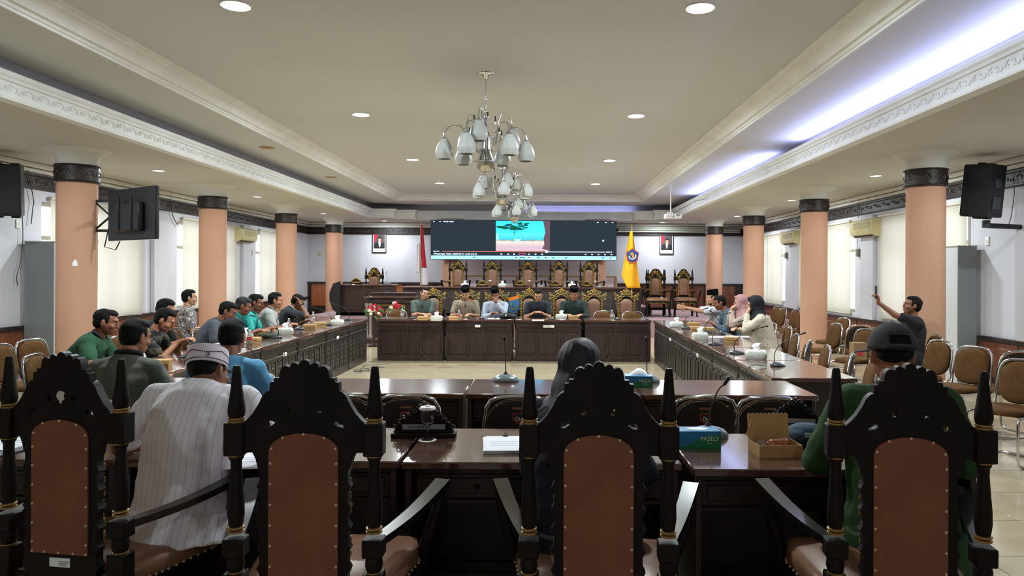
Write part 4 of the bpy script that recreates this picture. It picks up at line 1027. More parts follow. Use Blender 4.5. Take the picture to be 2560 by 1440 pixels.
# loudspeakers
def speaker(x, y, z, rz, rx, label, sgn):
    t = thing('loudspeaker', label, 'loudspeaker', (x, y, z), rz, 'black loudspeakers on the walls', rx)
    pts = [(-.21,-.18),(.21,-.18),(.15,.17),(-.15,.17)]
    MB().rings([[(a*k, b*k, c) for a, b in pts] for c, k in ((-.35,.93),(-.33,1),(.33,1),(.35,.93))]).build('cabinet', M_black, t, 30)
    MB().box((0,-.185,.0),(.38,.012,.62),.004).build('grille', mat('speaker_grille', '1e2226', .7), t)
    MB().box((0,.175,.10),(.12,.012,.12),.004).build('rear_plate', M_dkgrey, t); MB().box((0,.178,-.16),(.16,.008,.16)).build('socket_plate', M_dkgrey, t)
    MB().box((-.1,0,.36),(.10,.08,.03),.006).box((.1,0,.36),(.10,.08,.03),.006).box((-.1,0,-.36),(.10,.08,.03),.006).box((.1,0,-.36),(.10,.08,.03),.006).build('corner_feet', M_black, t)
    return t
p = aty(18, 476, 9.85); speaker(p.x, 9.85, p.z, R(20), R(4), 'black loudspeaker hung on the left wall at the picture edge', -1)
p = aty(2462, 478, 9.7); speaker(p.x, 9.7, p.z, R(205), R(-6), 'black loudspeaker on a bracket at the right wall', 1)
t = thing('speaker_bracket', 'black articulated bracket fixed to the right wall under the loudspeaker', 'bracket', (6.2, 9.75, 2.27))
MB().tube([(-.20,0,.06),(-.2,0,.0),(.30,0,-.02)], .035, 8).build('arm', M_black, t); MB().box((.31,0,0),(.05,.12,.24),.02).build('wall_plate', M_black, t); MB().lathe([(.05,-.05),(.05,.05)], 14, (-.2,0,.02)).build('pivot', M_dkgrey, t)
# air conditioners
def aircon(x, y, z, rz, label):
    t = thing('air_conditioner', label, 'air conditioner', (x, y, z), rz, 'yellowed wall air conditioners')
    pr = [(-.105,.17),(-.105,-.16),(-.02,-.18),(.09,-.13),(.115,-.02),(.105,.13),(.06,.17)]
    b = MB(); b.rings([[(X_, -v[0], v[1]) for v in pr] for X_ in (-.49,.49)]); b.build('casing', M_ac, t, 25)
    MB().box((.05,-.112,.045),(.72,.012,.13),.004).build('intake_grille', mat('ac_grille', 'a59c70', .6), t)
    s = MB()
    for k in range(6): s.box((.05,-.12,.0+k*.02),(.70,.006,.004))
    stuff(s.build('grille_slats', M_ac, t, 0))
    MB().box((-.02,-.085,-.125),(.80,.06,.035),.006,M=M4(rx=R(25))).build('outlet', M_black, t)
    return t
aircon(XL+.12, 18.35, 2.52, pi/2, 'yellowed air conditioner on the left wall between two blinds')
aircon(XR-.12, 14.35, 2.52, -pi/2, 'yellowed air conditioner on the right wall, nearest')
aircon(XR-.12, 18.7, 2.54, -pi/2, 'yellowed air conditioner on the right wall, farther, beside a column')
for x, y, z, sg, lb in ((XR-.03,14.9,2.05,1,'small grey wall box with wire under the nearest air conditioner'), (XR-.03,19.3,2.1,1,'small grey wall box under the farther air conditioner'), (XL+.03,18.9,2.1,-1,'small socket box under the left air conditioner')):
    t = thing('wall_box', lb, 'wall box', (x, y, z)); MB().box((0,0,0),(.06,.10,.16),.01).build('box', mat('box_grey', '6f6c5c', .6), t); MB().tube([(0,.0,.08),(0,.03,.2),(0,0,.3)], .006, 5).build('wire', M_cable, t)
for x, y, z, lb in ((XL+.01,10.55,2.28,'pale light switch left above the grey board'), (XL+.01,14.7,2.05,'pale light switch on the left wall near the middle window'), (XL+.01,14.4,2.4,'round pale wall plate on the left wall'), (XR-.01,10.6,2.10,'pale light switch on the right wall under the loudspeaker'), (-7.3,YB-.01,2.2,'dark round sensor on the front wall left corner')):
    t = thing('wall_switch', lb, 'switch', (x, y, z)); MB().box((0,0,0),(.02 if x < -7.5 or x > 6 else .09,.09 if x < -7.5 or x > 6 else .02,.13),.006).build('plate', M_ac if 'round' in lb else M_white, t); MB().box((0,0,0),(.03 if x < -7.5 or x > 6 else .03,.03,.05),.004).build('rocker', M_cap, t)
# tall grey boards
def board(x0, x1, y0, y1, z, label, sgn):
    t = thing('standing_board_box', label, 'board', ((x0+x1)/2, (y0+y1)/2, 0)); w_, d_ = x1-x0, y1-y0
    MB().box((0,-d_/2+.01,z/2),(w_,.02,z)).build('front_board', M_grey, t, 0)
    MB().box((-sgn*(w_/2-.01),.01,z/2),(.02,d_-.02,z)).build('side_board', mat('side_board_white', 'bfc0c0', .6), t, 0)
    MB().box((0,0,z+.006),(w_+.03,d_+.02,.012),.003).build('top_board', M_cap, t)
board(XL+.07, -7.2, 10.6, 11.35, 2.02, 'tall grey standing board box against the left wall, behind the nearest column', -1)
board(6.2, XR-.07, 10.75, 11.4, 2.03, 'tall grey standing board box against the right wall, behind the nearest column', 1)
# wires on the walls
def wire(label, pts, r=.010, m=None):
    o = MB().tube([Vector(p) for p in pts], r*.6, 6).build('cable', m or M_cable, None); return tag(o, label, 'cable')
def smoothp(pts, k=6):
    P = [Vector(p) for p in pts]; out = []
    for i in range(len(P)-1):
        a, b, c, d = P[max(i-1,0)], P[i], P[i+1], P[min(i+2,len(P)-1)]
        for j in range(k):
            u = j/k; out.append(.5*((2*b)+(-a+c)*u+(2*a-5*b+4*c-d)*u*u+(-a+3*b-3*c+d)*u**3))
    return out+[P[-1]]
def wpt(px_, py_, X):    # point on a side wall
    x, y = pix(px_, py_); Y = X*F/x; return (X, Y, HC-y*Y/F)
wire('thin grey cable looping down the left wall beside the loudspeaker', smoothp([wpt(a, b, XL+.05) for a, b in ((82,395),(68,415),(72,440),(84,500),(82,520),(78,560))]), .012)
wire('thin cable running to the grey board on the left wall', smoothp([wpt(a, b, XL+.05) for a, b in ((52,450),(55,520),(57,600),(50,660),(42,690),(44,715))]), .009)
wire('grey cable hanging from the ceiling beside the middle left window', smoothp([wpt(a, b, XL+.05) for a, b in ((441,476),(428,487),(430,530),(437,550),(446,566))]), .016)
wire('cable above the nearest right air conditioner', smoothp([wpt(a, b, XR-.05) for a, b in ((2133,483),(2145,492),(2144,530),(2147,545))]), .012)
wire('grey cable curling beside the right loudspeaker', smoothp([wpt(a, b, XR-.05) for a, b in ((2550,420),(2535,440),(2536,480),(2528,540),(2522,560)) if True]), .009)
wire('cable along the left wall cornice', smoothp([wpt(a, b, XL+.06) for a, b in ((0,398),(60,412),(150,425),(260,448),(340,470))]), .007)

# ------------------------------------------------------------------ small things on the tables
ZT = .755
def onrow(px_, py_, z=ZT):
    p = atz(px_, py_, z)
    if p.y > 12.8 and -3.0 < p.x < 2.0: p = aty(px_, 800, 13.17); p.z = z
    elif 5.62 < p.y < 6.2 and -2.9 < p.x < 1.8: p = aty(px_, 800, 5.60); p.z = z
    return p
def mic_make(lab, loc, rz):
    t = thing('gooseneck_microphone', lab, 'microphone', loc, rz, 'gooseneck conference microphones')
    # base: rounded wedge, high end towards +Y (the talker looks along -Y)
    rs = []
    for k in range(7):
        u = k/6; z = .006+.042*u; s = (1-u*u*.75)
        rs.append([(cos(a*pi/10)*.062*s, sin(a*pi/10)*.075*s*(1 if sin(a*pi/10) < 0 else .75)+.02*u, z) for a in range(20)])
    rs.insert(0, [(x*.96, y*.96, 0) for x, y, z in rs[0]])
    MB().rings(rs).build('base', M_dkgrey, t, 50)
    MB().box((0,.052,.022),(.042,.004,.022),.002).build('white_label', M_white, t)
    MB().tube(smoothp([(0,.02,.045),(0,.022,.12),(0,.0,.20),(0,-.05,.27),(0,-.13,.33),(0,-.20,.365)]), .0038, 6).build('gooseneck', M_black, t, 60)
    MB().cap_((0,-.20,.365), .008, (0,-.245,.385), .0095, 10).build('mic_head', M_black, t)
    return t
def mic_up(lab, loc, rz, big=1.0, lean=0.0, group='gooseneck conference microphones'):
    t = thing('gooseneck_microphone', lab, 'microphone', loc, rz, group)
    rs = []
    for k in range(7):
        u = k/6; z = .006+.05*sin(u*pi/2); s = cos(u*pi/2*.93)
        rs.append([(cos(a*pi/12)*.105*s, sin(a*pi/12)*.075*s, z) for a in range(24)])
    rs.insert(0, [(x*.98, y*.98, 0) for x, y, z in rs[0]])
    MB().rings(rs).build('base', mat('silver_grey_plastic', '6f787a', .3, metal=.3), t, 50)
    MB().lathe([(.02,.05),(.016,.06),(.008,.075)], 12).build('collar', M_black, t)
    MB().tube(smoothp([(0,0,.06),(lean*.15,0,.14),(lean*.6,0,.24),(lean,0,.28*big)]), .0038, 8).build('gooseneck', M_black, t, 60)
    d = Vector((lean*.3, 0, .04)).normalized()
    h = MB().cap_(Vector((lean,0,.28*big)), .009, Vector((lean,0,.28*big))+d*.035, .011, 12).build('mic_head', M_black, t)
    MB().tube([Vector((lean,0,.28*big))+Vector((.0095*cos(a),.0095*sin(a),.0)) for a in [k*pi/6 for k in range(12)]], .0018, 5, closed=True).build('red_ring', mat('mic_ring_red', '7a1a1a', .4), h)
    return t
m0 = None
def mic(px_, py_, tx, ty, lab, scale=1.0):
    """base centre pixel, direction of the neck given by the pixel of the head"""
    global m0
    p = onrow(px_, py_); q = aty(tx, ty, p.y)
    s = 1 if q.x > p.x else -1
    rz = pi/2 if s > 0 else -pi/2
    if m0 is None: m0 = mic_make(lab, p, rz); o = m0
    else: o = dup(m0, p, rz, lab)
    dx = abs(q.x-p.x); o.scale = (1, dx/.235, (q.z-ZT)/.385)
    o.scale = (1, max(.8, min(1.35, o.scale[1])), max(.75, min(1.2, o.scale[2])))
    return o
mic(870, 800, 830, 758, 'gooseneck microphone farthest on the left tables, by the tissue pack')
mic(825, 813, 780, 773, 'gooseneck microphone on the left tables beside the kraft boxes')
mic(748, 824, 700, 790, 'gooseneck microphone before the man resting his forehead on his hand')
mic(690, 845, 628, 800, 'gooseneck microphone before the man in turquoise shirt')
mic(470, 893, 400, 866, 'gooseneck microphone before the man with the phone on the left')
mic(1716, 822, 1775, 770, 'gooseneck microphone pointing at the gesturing man in black cap')
mic(1768, 832, 1830, 790, 'gooseneck microphone pointing at the folded hands, right tables')
mic(1787, 862, 1860, 803, 'gooseneck microphone left of the kraft box on the right tables')
mic(1842, 884, 1915, 815, 'gooseneck microphone pointing at the black headscarf woman')
mic(1942, 915, 2010, 832, 'gooseneck microphone nearest on the right tables, long raised neck')
# far row microphones face away from us with white labels towards us
for px_, nm in ((1022, 'leftmost on the far row'), (1206, 'second on the far row'), (1378, 'third on the far row, before the phone user'), (1542, 'rightmost on the far row')):
    p = onrow(px_, 800); o = dup(m0, (p.x, 13.12, ZT), pi, 'gooseneck microphone with white label, '+nm); o.scale = (1, .9, .75)
mu = mic_up('large base microphone on the middle row, left of the headscarf woman', onrow(1265, 944), 0, 1.10, -.01)
mu2 = mic_up('large base microphone at the left end of the middle row, neck leaning left', onrow(656, 944), 0, .92, -.15)
dup(mu, onrow(1618, 950), R(10), 'large base microphone behind the tissue box on the middle row')
mu3 = mic_up('large base microphone behind the green tissue box on the nearest row', onrow(1770, 1092), 0, .98, .085)
# boxes, tissues, bottles, papers ...
def snack(lab, loc, rz, group='kraft snack boxes'):
    t = thing('snack_box', lab, 'box', loc, rz, group); a, b, h = .09, .065, .062
    MB().rings([[(-a+.006,-b+.004,0),(a-.006,-b+.004,0),(a-.006,b-.004,0),(-a+.006,b-.004,0)],[(-a,-b,h),(a,-b,h),(a,b,h),(-a,b,h)]]).build('tray', M_kraft, t, 0)
    MB().box((0,0,h+.002),(2*a+.004,2*b+.004,.006)).box((0,-b-.002,h-.012),(2*a,.003,.026)).box((-a-.001,0,h-.010),(.003,2*b,.02)).build('lid', M_kraft, t, 0)
    c = MB()
    for k in range(9): c.ell((-a+.01+k*.02,-b-.003,h-.025),(.010,.002,.006), n=8, m=4)
    c.build('scalloped_edge', M_kraft, t)
    return t
sb = snack('closed kraft snack box in front, left of the man with the white cap', onrow(392, 962), R(8))
for (px_, py_, rz, dz, lab) in (
    (400, 918, 12, 0, 'tall kraft snack box with raised lid by the water bottle, left'),
    (492, 880, 30, 0, 'kraft snack box tilted open before the man with the phone'),
    (655, 838, 12, 0, 'kraft snack box beside the camouflage pouch, left tables'), (634, 858, 95, 0, 'kraft snack box next to the red labelled bottle, left tables'),
    (775, 822, 8, 0, 'kraft snack box with lifted flap at the far left tables'), (800, 816, 20, 0, 'kraft snack box behind the lifted flap box, far left tables'),
    (1058, 800, 0, 0, 'kraft snack box left of the far tissue pack'), (1135, 800, 0, 0, 'kraft snack box right of the far tissue pack'), (1433, 800, 0, 0, 'kraft snack box before the man in dark green with black cap'),
    (1734, 816, -5, 0, 'kraft snack box farthest on the right tables'), (1742, 828, -5, 0, 'kraft snack box left of the phone on the right tables'), (1768, 830, -8, 0, 'kraft snack box before the man in blue, right tables'),
    (1829, 856, -18, 0, 'kraft snack box before the women, right tables')):
    p = onrow(px_, py_); dup(sb, (p.x, p.y, ZT+dz), R(rz), lab)
# open snack box near right
p = onrow(1942, 1138); t = thing('open_snack_box', 'open kraft snack box with a wrapped snack inside on the nearest row', 'box', (p.x, p.y+.03, ZT), R(4)); a, b, h = .10, .075, .055
for c, d in (((0,-b,h/2),(2*a,.003,h)),((0,b,h/2),(2*a,.003,h)),((-a,0,h/2),(.003,2*b,h)),((a,0,h/2),(.003,2*b,h)),((0,0,.002),(2*a,2*b,.003))): MB().box(c, d).build('wall', M_kraft, t, 0)
ls = [(-a,0)]+[(-a+.02*k+(.01 if j else 0), .115+(.006 if j else 0)) for k in range(10) for j in (0,1)]+[(a,.115),(a,0)]
MB(M4(0, b, h, rx=R(-8))).prism(ls, -.0015, .0015).build('raised_lid', M_kraft, t, 0)
MB(M4(-a, 0, h, rx=0)).prism([(0,0),(-.03,.03),(-.012,.085),(0,.10)], .02, .023).build('side_flap', M_kraft, t, 0)
MB().cap_((-.02,.0,.045),.022,(.05,.01,.05),.022).build('wrapped_snack', mat('snack_wrap', '7a2a1c', .25, var='c08060', vs=40), t)
MB().ell((-.06,.01,.04),(.03,.03,.02)).build('plastic_wrapping', M_pet, t)
# tissue packs
def tissue(lab, loc, rz):
    t = thing('tissue_pack', lab, 'tissue', loc, rz, 'soft white tissue packs'); b = MB()
    rs = []
    for z, s in ((0,.90),(.02,1),(.05,1.02),(.075,.97),(.085,.85),(.088,.3)):
        rs.append([(x*s*(1+.02*sin(k*2.3+z*60)), y*s*(1+.03*cos(k*1.7+z*40)), z*(1+.04*sin(k))) for k, (x, y) in enumerate(oval(.105,.06,20,4))])
    b.rings(rs); b.build('pack', M_tissue, t, 60)
    MB().rings([[(.034*cos(a)*w+o*2+.006*sin(3*a+z*80),.013*sin(a)*q+o,z+.012*cos(2*a+1)*(w-.4)) for a in [k*pi/6 for k in range(12)]] for z,w,q,o in ((.075,.7,1,0),(.10,.85,1.1,.004),(.125,1.0,.8,-.004),(.145,1.05,.6,.006),(.155,.7,.2,.010))]).build('pulled_tissue', M_tis, t, 25)
    return t
tp = tissue('white tissue pack nearest on the right tables', onrow(1890, 897), R(-15))
for (px_, py_, rz, lab) in ((1750, 849, -10, 'white tissue pack beside rolled papers, right tables'), (1691, 818, 5, 'white tissue pack farthest on the right tables'),
    (843, 813, 8, 'white tissue pack farthest on the left tables'), (713, 836, 20, 'white tissue pack before the light grey polo man'), (1091, 802, 0, 'white tissue pack before the grey green shirted man, far row'),
    (1403, 800, 0, 'white tissue pack left of the man in dark green, far row'), (610, 852, 20, 'white tissue pack behind the bottle, left tables')):
    p = onrow(px_, py_); dup(tp, p, R(rz), lab)
# green and blue tissue boxes with lettering
def tbox(loc, rz, lab):
    t = thing('tissue_box', lab, 'tissue', loc, rz, 'green and blue tissue boxes'); W_, D_, H_ = .205, .11, .085
    bx = MB().box((0,0,H_/2),(W_,D_,H_),.002).build('box', mat('box_blue', '2f86b4', .35, var='1f6f9e', vs=20), t, 0)
    g = [(-W_/2, 0)]+[(-W_/2+W_*k/10, .010+.055*sin(min(1, k/8)*pi/2)**2) for k in range(11)]+[(W_/2, 0)]
    MB().prism(g, -D_/2-.0015, -D_/2-.0005).build('green_swoosh', mat('box_green', '1f7a4c', .35), bx, 0)
    g2 = [(-W_/2+.002, .012)]+[(-W_/2+W_*k/10, .014+.055*sin(min(1, k/8)*pi/2)**2) for k in range(11)]+[(-W_/2+W_*k/10, .010+.055*sin(min(1, k/8)*pi/2)**2) for k in range(10,-1,-1)]
    text('lettering', 'PASEO', .030, M_white, bx, (.045, -D_/2-.002, .048), (pi/2,0,0)); text('lettering', 'Tissue', .010, M_white, bx, (.047, -D_/2-.002, .028), (pi/2,0,0))
    MB().prism([(.055*cos(a), .028*sin(a)) for a in [k*pi/10 for k in range(20)]], -.001, .001, M=Matrix.Translation((0,0,H_+.001)) @ Matrix.Rotation(pi/2,4,'X')).build('slot_film', M_tis, bx, 0)
    return t, H_
p = onrow(1745, 1118); tb, H_ = tbox((p.x, p.y+.02, ZT), R(2), 'green and blue tissue box nearest, beside the microphone on the near row')
p = onrow(1596, 966); o = dup(tb, (p.x, p.y, ZT), R(-4), 'green and blue tissue box on the middle row with tissue pulled up')
MB().rings([[(.07*cos(a)*w+.01*s_,.03*sin(a)*w,z) for a in [k*pi/6 for k in range(12)]] for z,w,s_ in ((.084,1,0),(.10,.9,.2),(.12,.55,.6),(.135,.2,.2))]).build('pulled_tissue', M_tis, o, 60)
# bottles
def bottle(lab, loc, red=True):
    t = thing('water_bottle', lab, 'bottle', loc, 0, 'small clear water bottles')
    MB().lathe([(.026,0),(.030,.006),(.030,.05),(.028,.055),(.030,.06),(.030,.10),(.026,.125),(.014,.145),(.012,.16)], 16).build('bottle', M_pet, t, 60)
    MB().lathe([(.013,.155),(.014,.157),(.014,.172),(.003,.174)], 12).build('cap', mat('cap_white', 'dfe6ea', .4), t)
    MB().lathe([(.0308,.058),(.0308,.09)], 16).build('label_band', M_red if red else mat('label_pale', 'cfc3c6', .5), t, 60)
    return t
bt = bottle('clear water bottle by the tall snack box at left front', onrow(357, 924), False)
for (px_, py_, lab) in ((624, 862, 'clear water bottle with red label before the hidden head, left tables'), (722, 826, 'clear water bottle behind the tissue pack, left tables'), (769, 808, 'clear water bottle, left of two at the far left tables'), (783, 805, 'clear water bottle, right of two at the far left tables'),
    (1005, 799, 'clear water bottle at the left end of the far row'), (1147, 800, 'clear water bottle with red label before the batik shirt'), (1530, 799, 'clear water bottle on the far row by the last microphone')):
    p = onrow(px_, py_); o = dup(bt, p, 0, lab)
    if 'red' in lab: 
        for c in kids(o):
            if c.name.startswith('label_band'): c.data = c.data.copy(); c.data.materials[0] = M_red
# papers
def papers(lab, loc, rz, w=.21, d=.297, n=3, clip=False, mm=None):
    t = thing('paper_stack', lab, 'paper', loc, rz, 'papers lying on the tables'); r = random.Random(lab)
    for k in range(n): 
        s = MB(M4(rz=r.uniform(-.05,.05))).box((r.uniform(-.004,.004),r.uniform(-.004,.004),.0015+.003*k),(w,d,.0026)).build('sheet', mm or M_paper, t, 0)
    MB().box((0,.02,.0032*n),(w*.7,.0015,.0006)).box((-.01,-.01,.0032*n),(w*.6,.0015,.0006)).box((0,-.05,.0032*n),(w*.7,.0015,.0006)).build('printed_lines', mat('print_grey', '8a8c90', .7), t, 0)
    if clip: MB().box((0,d/2-.006,.003*n+.004),(.025,.012,.008),.002).tube([(-.006,d/2+.0,.01+.003*n),(-.004,d/2+.006,.018+.003*n),(.004,d/2+.006,.018+.003*n),(.006,d/2,.01+.003*n)], .0012, 5).build('binder_clip', M_black, t)
    return t
p = onrow(1264, 1115); papers('white document stack with binder clip on the nearest row, by the goblet', p, R(3), clip=True, n=5)
p = onrow(38, 1110); papers('white papers behind the first high chair at far left', p, R(-12), n=4)
p = onrow(28, 1120); o = MB().box((0,0,.004),(.26,.36,.008),.002).build('folder', M_black); tag(o, 'black folder under the white papers at far left', 'folder', None, (p.x-.02, p.y-.02, ZT-.004+.001), R(-12)); o.location.z = ZT+.0-.0
for (px_, py_, rz, lab) in ((345, 908, 75, 'white papers before the green polo man'), (580, 858, 80, 'white papers on the left tables behind the black haired man in blue'), (1790, 843, 85, 'rolled white papers beside the tissue pack, right tables'), (1845, 842, 80, 'white papers before the women at the right tables'), (1235, 799, 0, 'white papers before the pale blue shirted man'), (1345, 801, 0, 'white papers before the phone user on the far row'), (665, 977, 0, 'white papers at the left end of the middle row'), (640, 1150, 10, 'white papers before the man with the white cap')):
    p = onrow(px_, py_); papers(lab, p, R(rz), n=2)
# name plates with carved crests
def nameplate(lab, loc, rz, w, txt, z=1.0, gold=False):
    t = thing('carved_nameplate', lab, 'name plate', loc, rz, 'carved name plates'); m1 = M_throne
    MB().box((0,0,.012),(w,.09,.024),.005).box((0,.0,.03),(w*.92,.06,.014),.004).build('base', m1, t)
    up = []
    for k in range(25):
        u = -1+2*k/24; e = (1-abs(u)**1.6); up.append((u*w*.45, .045+e*.105*z+.012*abs(sin(k*1.57))))
    MB().prism([(-w*.45,.03)]+up+[(w*.45,.03)], -.008, .008).build('backboard', m1, t, 30)
    g = MB()
    for k in range(13):
        u = -1+2*k/12; e = (1-abs(u)**1.6); cx, cz = u*w*.44, .05+e*.10*z
        g.tube([(cx+.016*(1-.1*j)*cos(j*.8+k), -.010, cz+.014*(1-.1*j)*sin(j*.8+k)) for j in range(8)], .0045, 5)
    for k in range(-1, 2): g.ell((k*.02,-.006,.155*z+(.012 if k == 0 else 0)), (.010,.008,.014), n=8, m=5)
    g.build('carved_scrolls', M_gold if gold else mat('gloss_black_wood', '0e0c0c', .15, coat=.8), t, 60)
    pl = MB().box((0,-.016,.052),(w*.66,.006,.026),.001).build('name_strip', M_gold if gold else mat('strip_grey', '9a9c98', .4), t)
    if txt: text('lettering', txt, .019, mat('strip_black', '151515', .5), pl, (-.035,-.0195,.052), (pi/2,0,0))
    return t
p = onrow(1058, 1094); nameplate('black carved name plate lettered BAROKAH on the nearest row', (p.x, p.y+.03, ZT), R(2), .33, 'BAROKAH')
p = onrow(1990, 1085); nameplate('black carved name plate behind the open snack box', (p.x+.03, p.y+.10, ZT), R(-8), .31, '')
zh = .43+.79
gp = None
for px_, nm in ((1206, 'left of the first goblet'), (1300, 'before the middle high chair'), (1388, 'before the fourth high chair'), (1466, 'before the fifth high chair')):
    p = aty(px_, 712, 19.45); gp_l = 'gilded name plate on the head desk, '+nm
    if gp is None: gp = nameplate(gp_l, (p.x, 19.45, zh), 0, .34, '', 1, True)
    else: dup(gp, (p.x, 19.45, zh), 0, gp_l)
p = aty(890, 709, 19.45); dup(gp, (p.x, 19.45, .43+.84), 0, 'gilded carved name plate on the left side desk')
for px_, lb in ((1162, 'white tissue pack on the head desk, leftmost'), (1256, 'white tissue pack on the head desk, between name plates'), (1430, 'white tissue pack on the head desk, right')):
    p = aty(px_, 712, 19.5); dup(tp, (p.x, 19.5, zh), 0, lb)
# goblets
def goblet(lab, loc, lid=True, s=1.0):
    t = thing('glass_goblet', lab, 'glass', loc, 0, 'stemmed glass goblets')
    MB().lathe([(.030,.002),(.028,.006),(.006,.014),(.0045,.05),(.008,.065),(.028,.085),(.036,.11),(.035,.14),(.033,.155),(.031,.155),(.033,.14),(.034,.11),(.026,.088),(.006,.070)], 24).build('bowl', M_glass, t, 60)
    if lid: MB().lathe([(.040,.154),(.042,.160),(.036,.168),(.012,.170),(.010,.176),(.002,.177)], 24).build('lid', M_white, t)
    MB().lathe([(.045,0),(.046,.002),(.02,.003)], 18, lobes=9, amp=.05).build('lace_coaster', M_tis, t)
    return t
p = onrow(1073, 1094); gb = goblet('stemmed glass with white lid before the carved name plate, nearest row', (p.x+.0, p.y-.055, ZT))
for px_, lb in ((1225, 'stemmed glass on the head desk, leftmost'), (1323, 'stemmed glass on the head desk, middle'), (1488, 'stemmed glass on the head desk, rightmost')):
    p = aty(px_, 712, 19.42); dup(gb, (p.x, 19.42, zh), 0, lb)
for px_, lb, zz in ((1352, 'microphone on the head desk, left of the fourth chair', zh), (1500, 'microphone on the head desk, rightmost', zh), (968, 'microphone on the left side desk', zh+.05)):
    p = aty(px_, 712, 19.45); o = dup(mu, (p.x, 19.45, zz), 0, lb)
# bags, pouches, phones
p = onrow(1268, 800); t = thing('shoulder_bag', 'black soft bag on the far row before the pale blue shirt', 'bag', (p.x, 13.15, ZT))
b = MB(); b.ell((0,0,.055),(.155,.07,.06)); b.ell((-.08,0,.05),(.09,.06,.05)); b.ell((.1,0,.05),(.08,.06,.045)); remesh(b.build('body', mat('bag_black', '1c1d20', .5, bump=.4, bs=20), t), .01, 2)
MB().tube([(-.14,-.02,.05),(-.19,-.03,.03),(-.22,0,.01)], .012, 6).build('strap', M_black, t); MB().ell((-.02,-.066,.07),(.012,.006,.02)).build('buckle', M_white, t)
p = onrow(2022, 1120); t = thing('pouch_bag', 'dark blue pouch on the nearest row beside the open snack box', 'bag', (p.x+.02, p.y+.09, ZT))
b = MB(); b.ell((0,0,.05),(.11,.08,.055)); b.ell((-.05,-.02,.04),(.07,.07,.045)); remesh(b.build('body', mat('pouch_blue', '22384a', .8, bump=.4, bs=25), t), .01, 2)
MB().box((-.02,-.085,.06),(.035,.004,.022)).build('tag', mat('pouch_tag', '88a0a0', .6), t, 0)
p = onrow(690, 846); t = thing('camouflage_pouch', 'dark camouflage pouch lying beside the left table microphone', 'bag', (p.x-.12, p.y+.08, ZT))
b = MB(); b.ell((0,0,.03),(.14,.07,.035)); b.ell((.08,.02,.03),(.08,.06,.03)); remesh(b.build('body', mat('camo_cloth', '30342c', .85, var='565a48', vs=22), t), .01, 2)
MB().tube([(-.1,0,.05),(0,.03,.07),(.1,0,.05)], .006, 6).build('zip', M_black, t)
def phone_flat(lab, loc, rz): 
    t = thing('phone', lab, 'phone', loc, rz); MB().box((0,0,.005),(.075,.155,.009),.003).build('body', M_black, t); MB().box((0,0,.0100),(.068,.146,.001)).build('display', mat('phone_glass', '101418', .08), t); return t
phone_flat('black phone lying before the batik shirted man', (aty(1180,800,13.1).x, 13.1, ZT), 1.3)
phone_flat('black phone on the right tables before the man in blue', onrow(1800, 835), .3)
# cables drooping over the table fronts
def droop(lab, pts, r=.006): return wire(lab, smoothp(pts, 5), r, M_cable)
def fy_(px_, py_, Y): return tuple(aty(px_, py_, Y))
droop('thin cable from the leftmost far microphone curling over the floor', [fy_(1018,800,12.90), fy_(1016,850,12.92), fy_(1005,885,12.9), fy_(985,906,12.8), (-2.7,12.5,.01), (-3.0,12.2,.01), (-2.95,11.9,.01)])
droop('thin cable swooping from the leftmost far microphone to the next table', [fy_(1020,800,12.90), fy_(1030,835,12.92), fy_(1045,870,12.92), fy_(1070,897,12.9), fy_(1085,908,12.8)])
droop('thin cable down the second far table', [fy_(1204,800,12.90), fy_(1205,830,12.9), fy_(1190,875,12.9), fy_(1165,905,12.85)])
droop('thin cable from the second far microphone to the floor', [fy_(1207,800,12.90), fy_(1210,860,12.9), fy_(1225,895,12.9), fy_(1245,909,12.8)])
droop('thin cable down the third far table', [fy_(1370,800,12.90), fy_(1372,830,12.9), fy_(1350,880,12.9), fy_(1310,908,12.85)])
droop('thin cable down the rightmost far table', [fy_(1540,800,12.90), fy_(1535,850,12.9), fy_(1505,895,12.9)])
droop('thin cable swooping right on the rightmost far table', [fy_(1541,800,12.90), fy_(1550,860,12.9), fy_(1575,897,12.9), fy_(1600,898,12.9), fy_(1612,870,12.9), fy_(1618,840,12.9)])
for k, (a, b, X) in enumerate(((905,804,-3.08),(842,822,-3.08),(800,834,-3.08),(727,856,-3.08))):
    pa = atz(a, b, ZT+.01); droop('thin cable over the left carved tables, %s' % NM[3-k], [(X-.12, pa.y, ZT+.01), (X-.02, pa.y+.02, ZT+.012), (X+.02, pa.y+.05, .66), (X+.02, pa.y+.08, .4), (X+.03, pa.y+.10, .12)])
for k, (a, b) in enumerate(((1672,820),(1745,858),(1795,885),(1880,915))):
    pa = atz(a, b, ZT+.01); X = 1.855+.0175*(pa.y-5.8)
    droop('thin cable over the right fluted tables, %s' % NM[3-k], [(X+.16, pa.y-.02, ZT+.01), (X+.03, pa.y, ZT+.015), (X-.025, pa.y+.03, .66), (X-.03, pa.y+.05, .4), (X-.03, pa.y+.07, .15)])
b = MB(); r = random.Random(5)
pts = [(-3.0+.12*sin(k*1.3)+.02*k, 11.4+.14*cos(k*1.7)+.03*k, .012+.01*(k % 3)) for k in range(16)]
tag(b.tube(smoothp(pts, 4), .005, 5).build('cable', M_cable), 'tangle of thin cable on the floor by the left tables', 'cable')
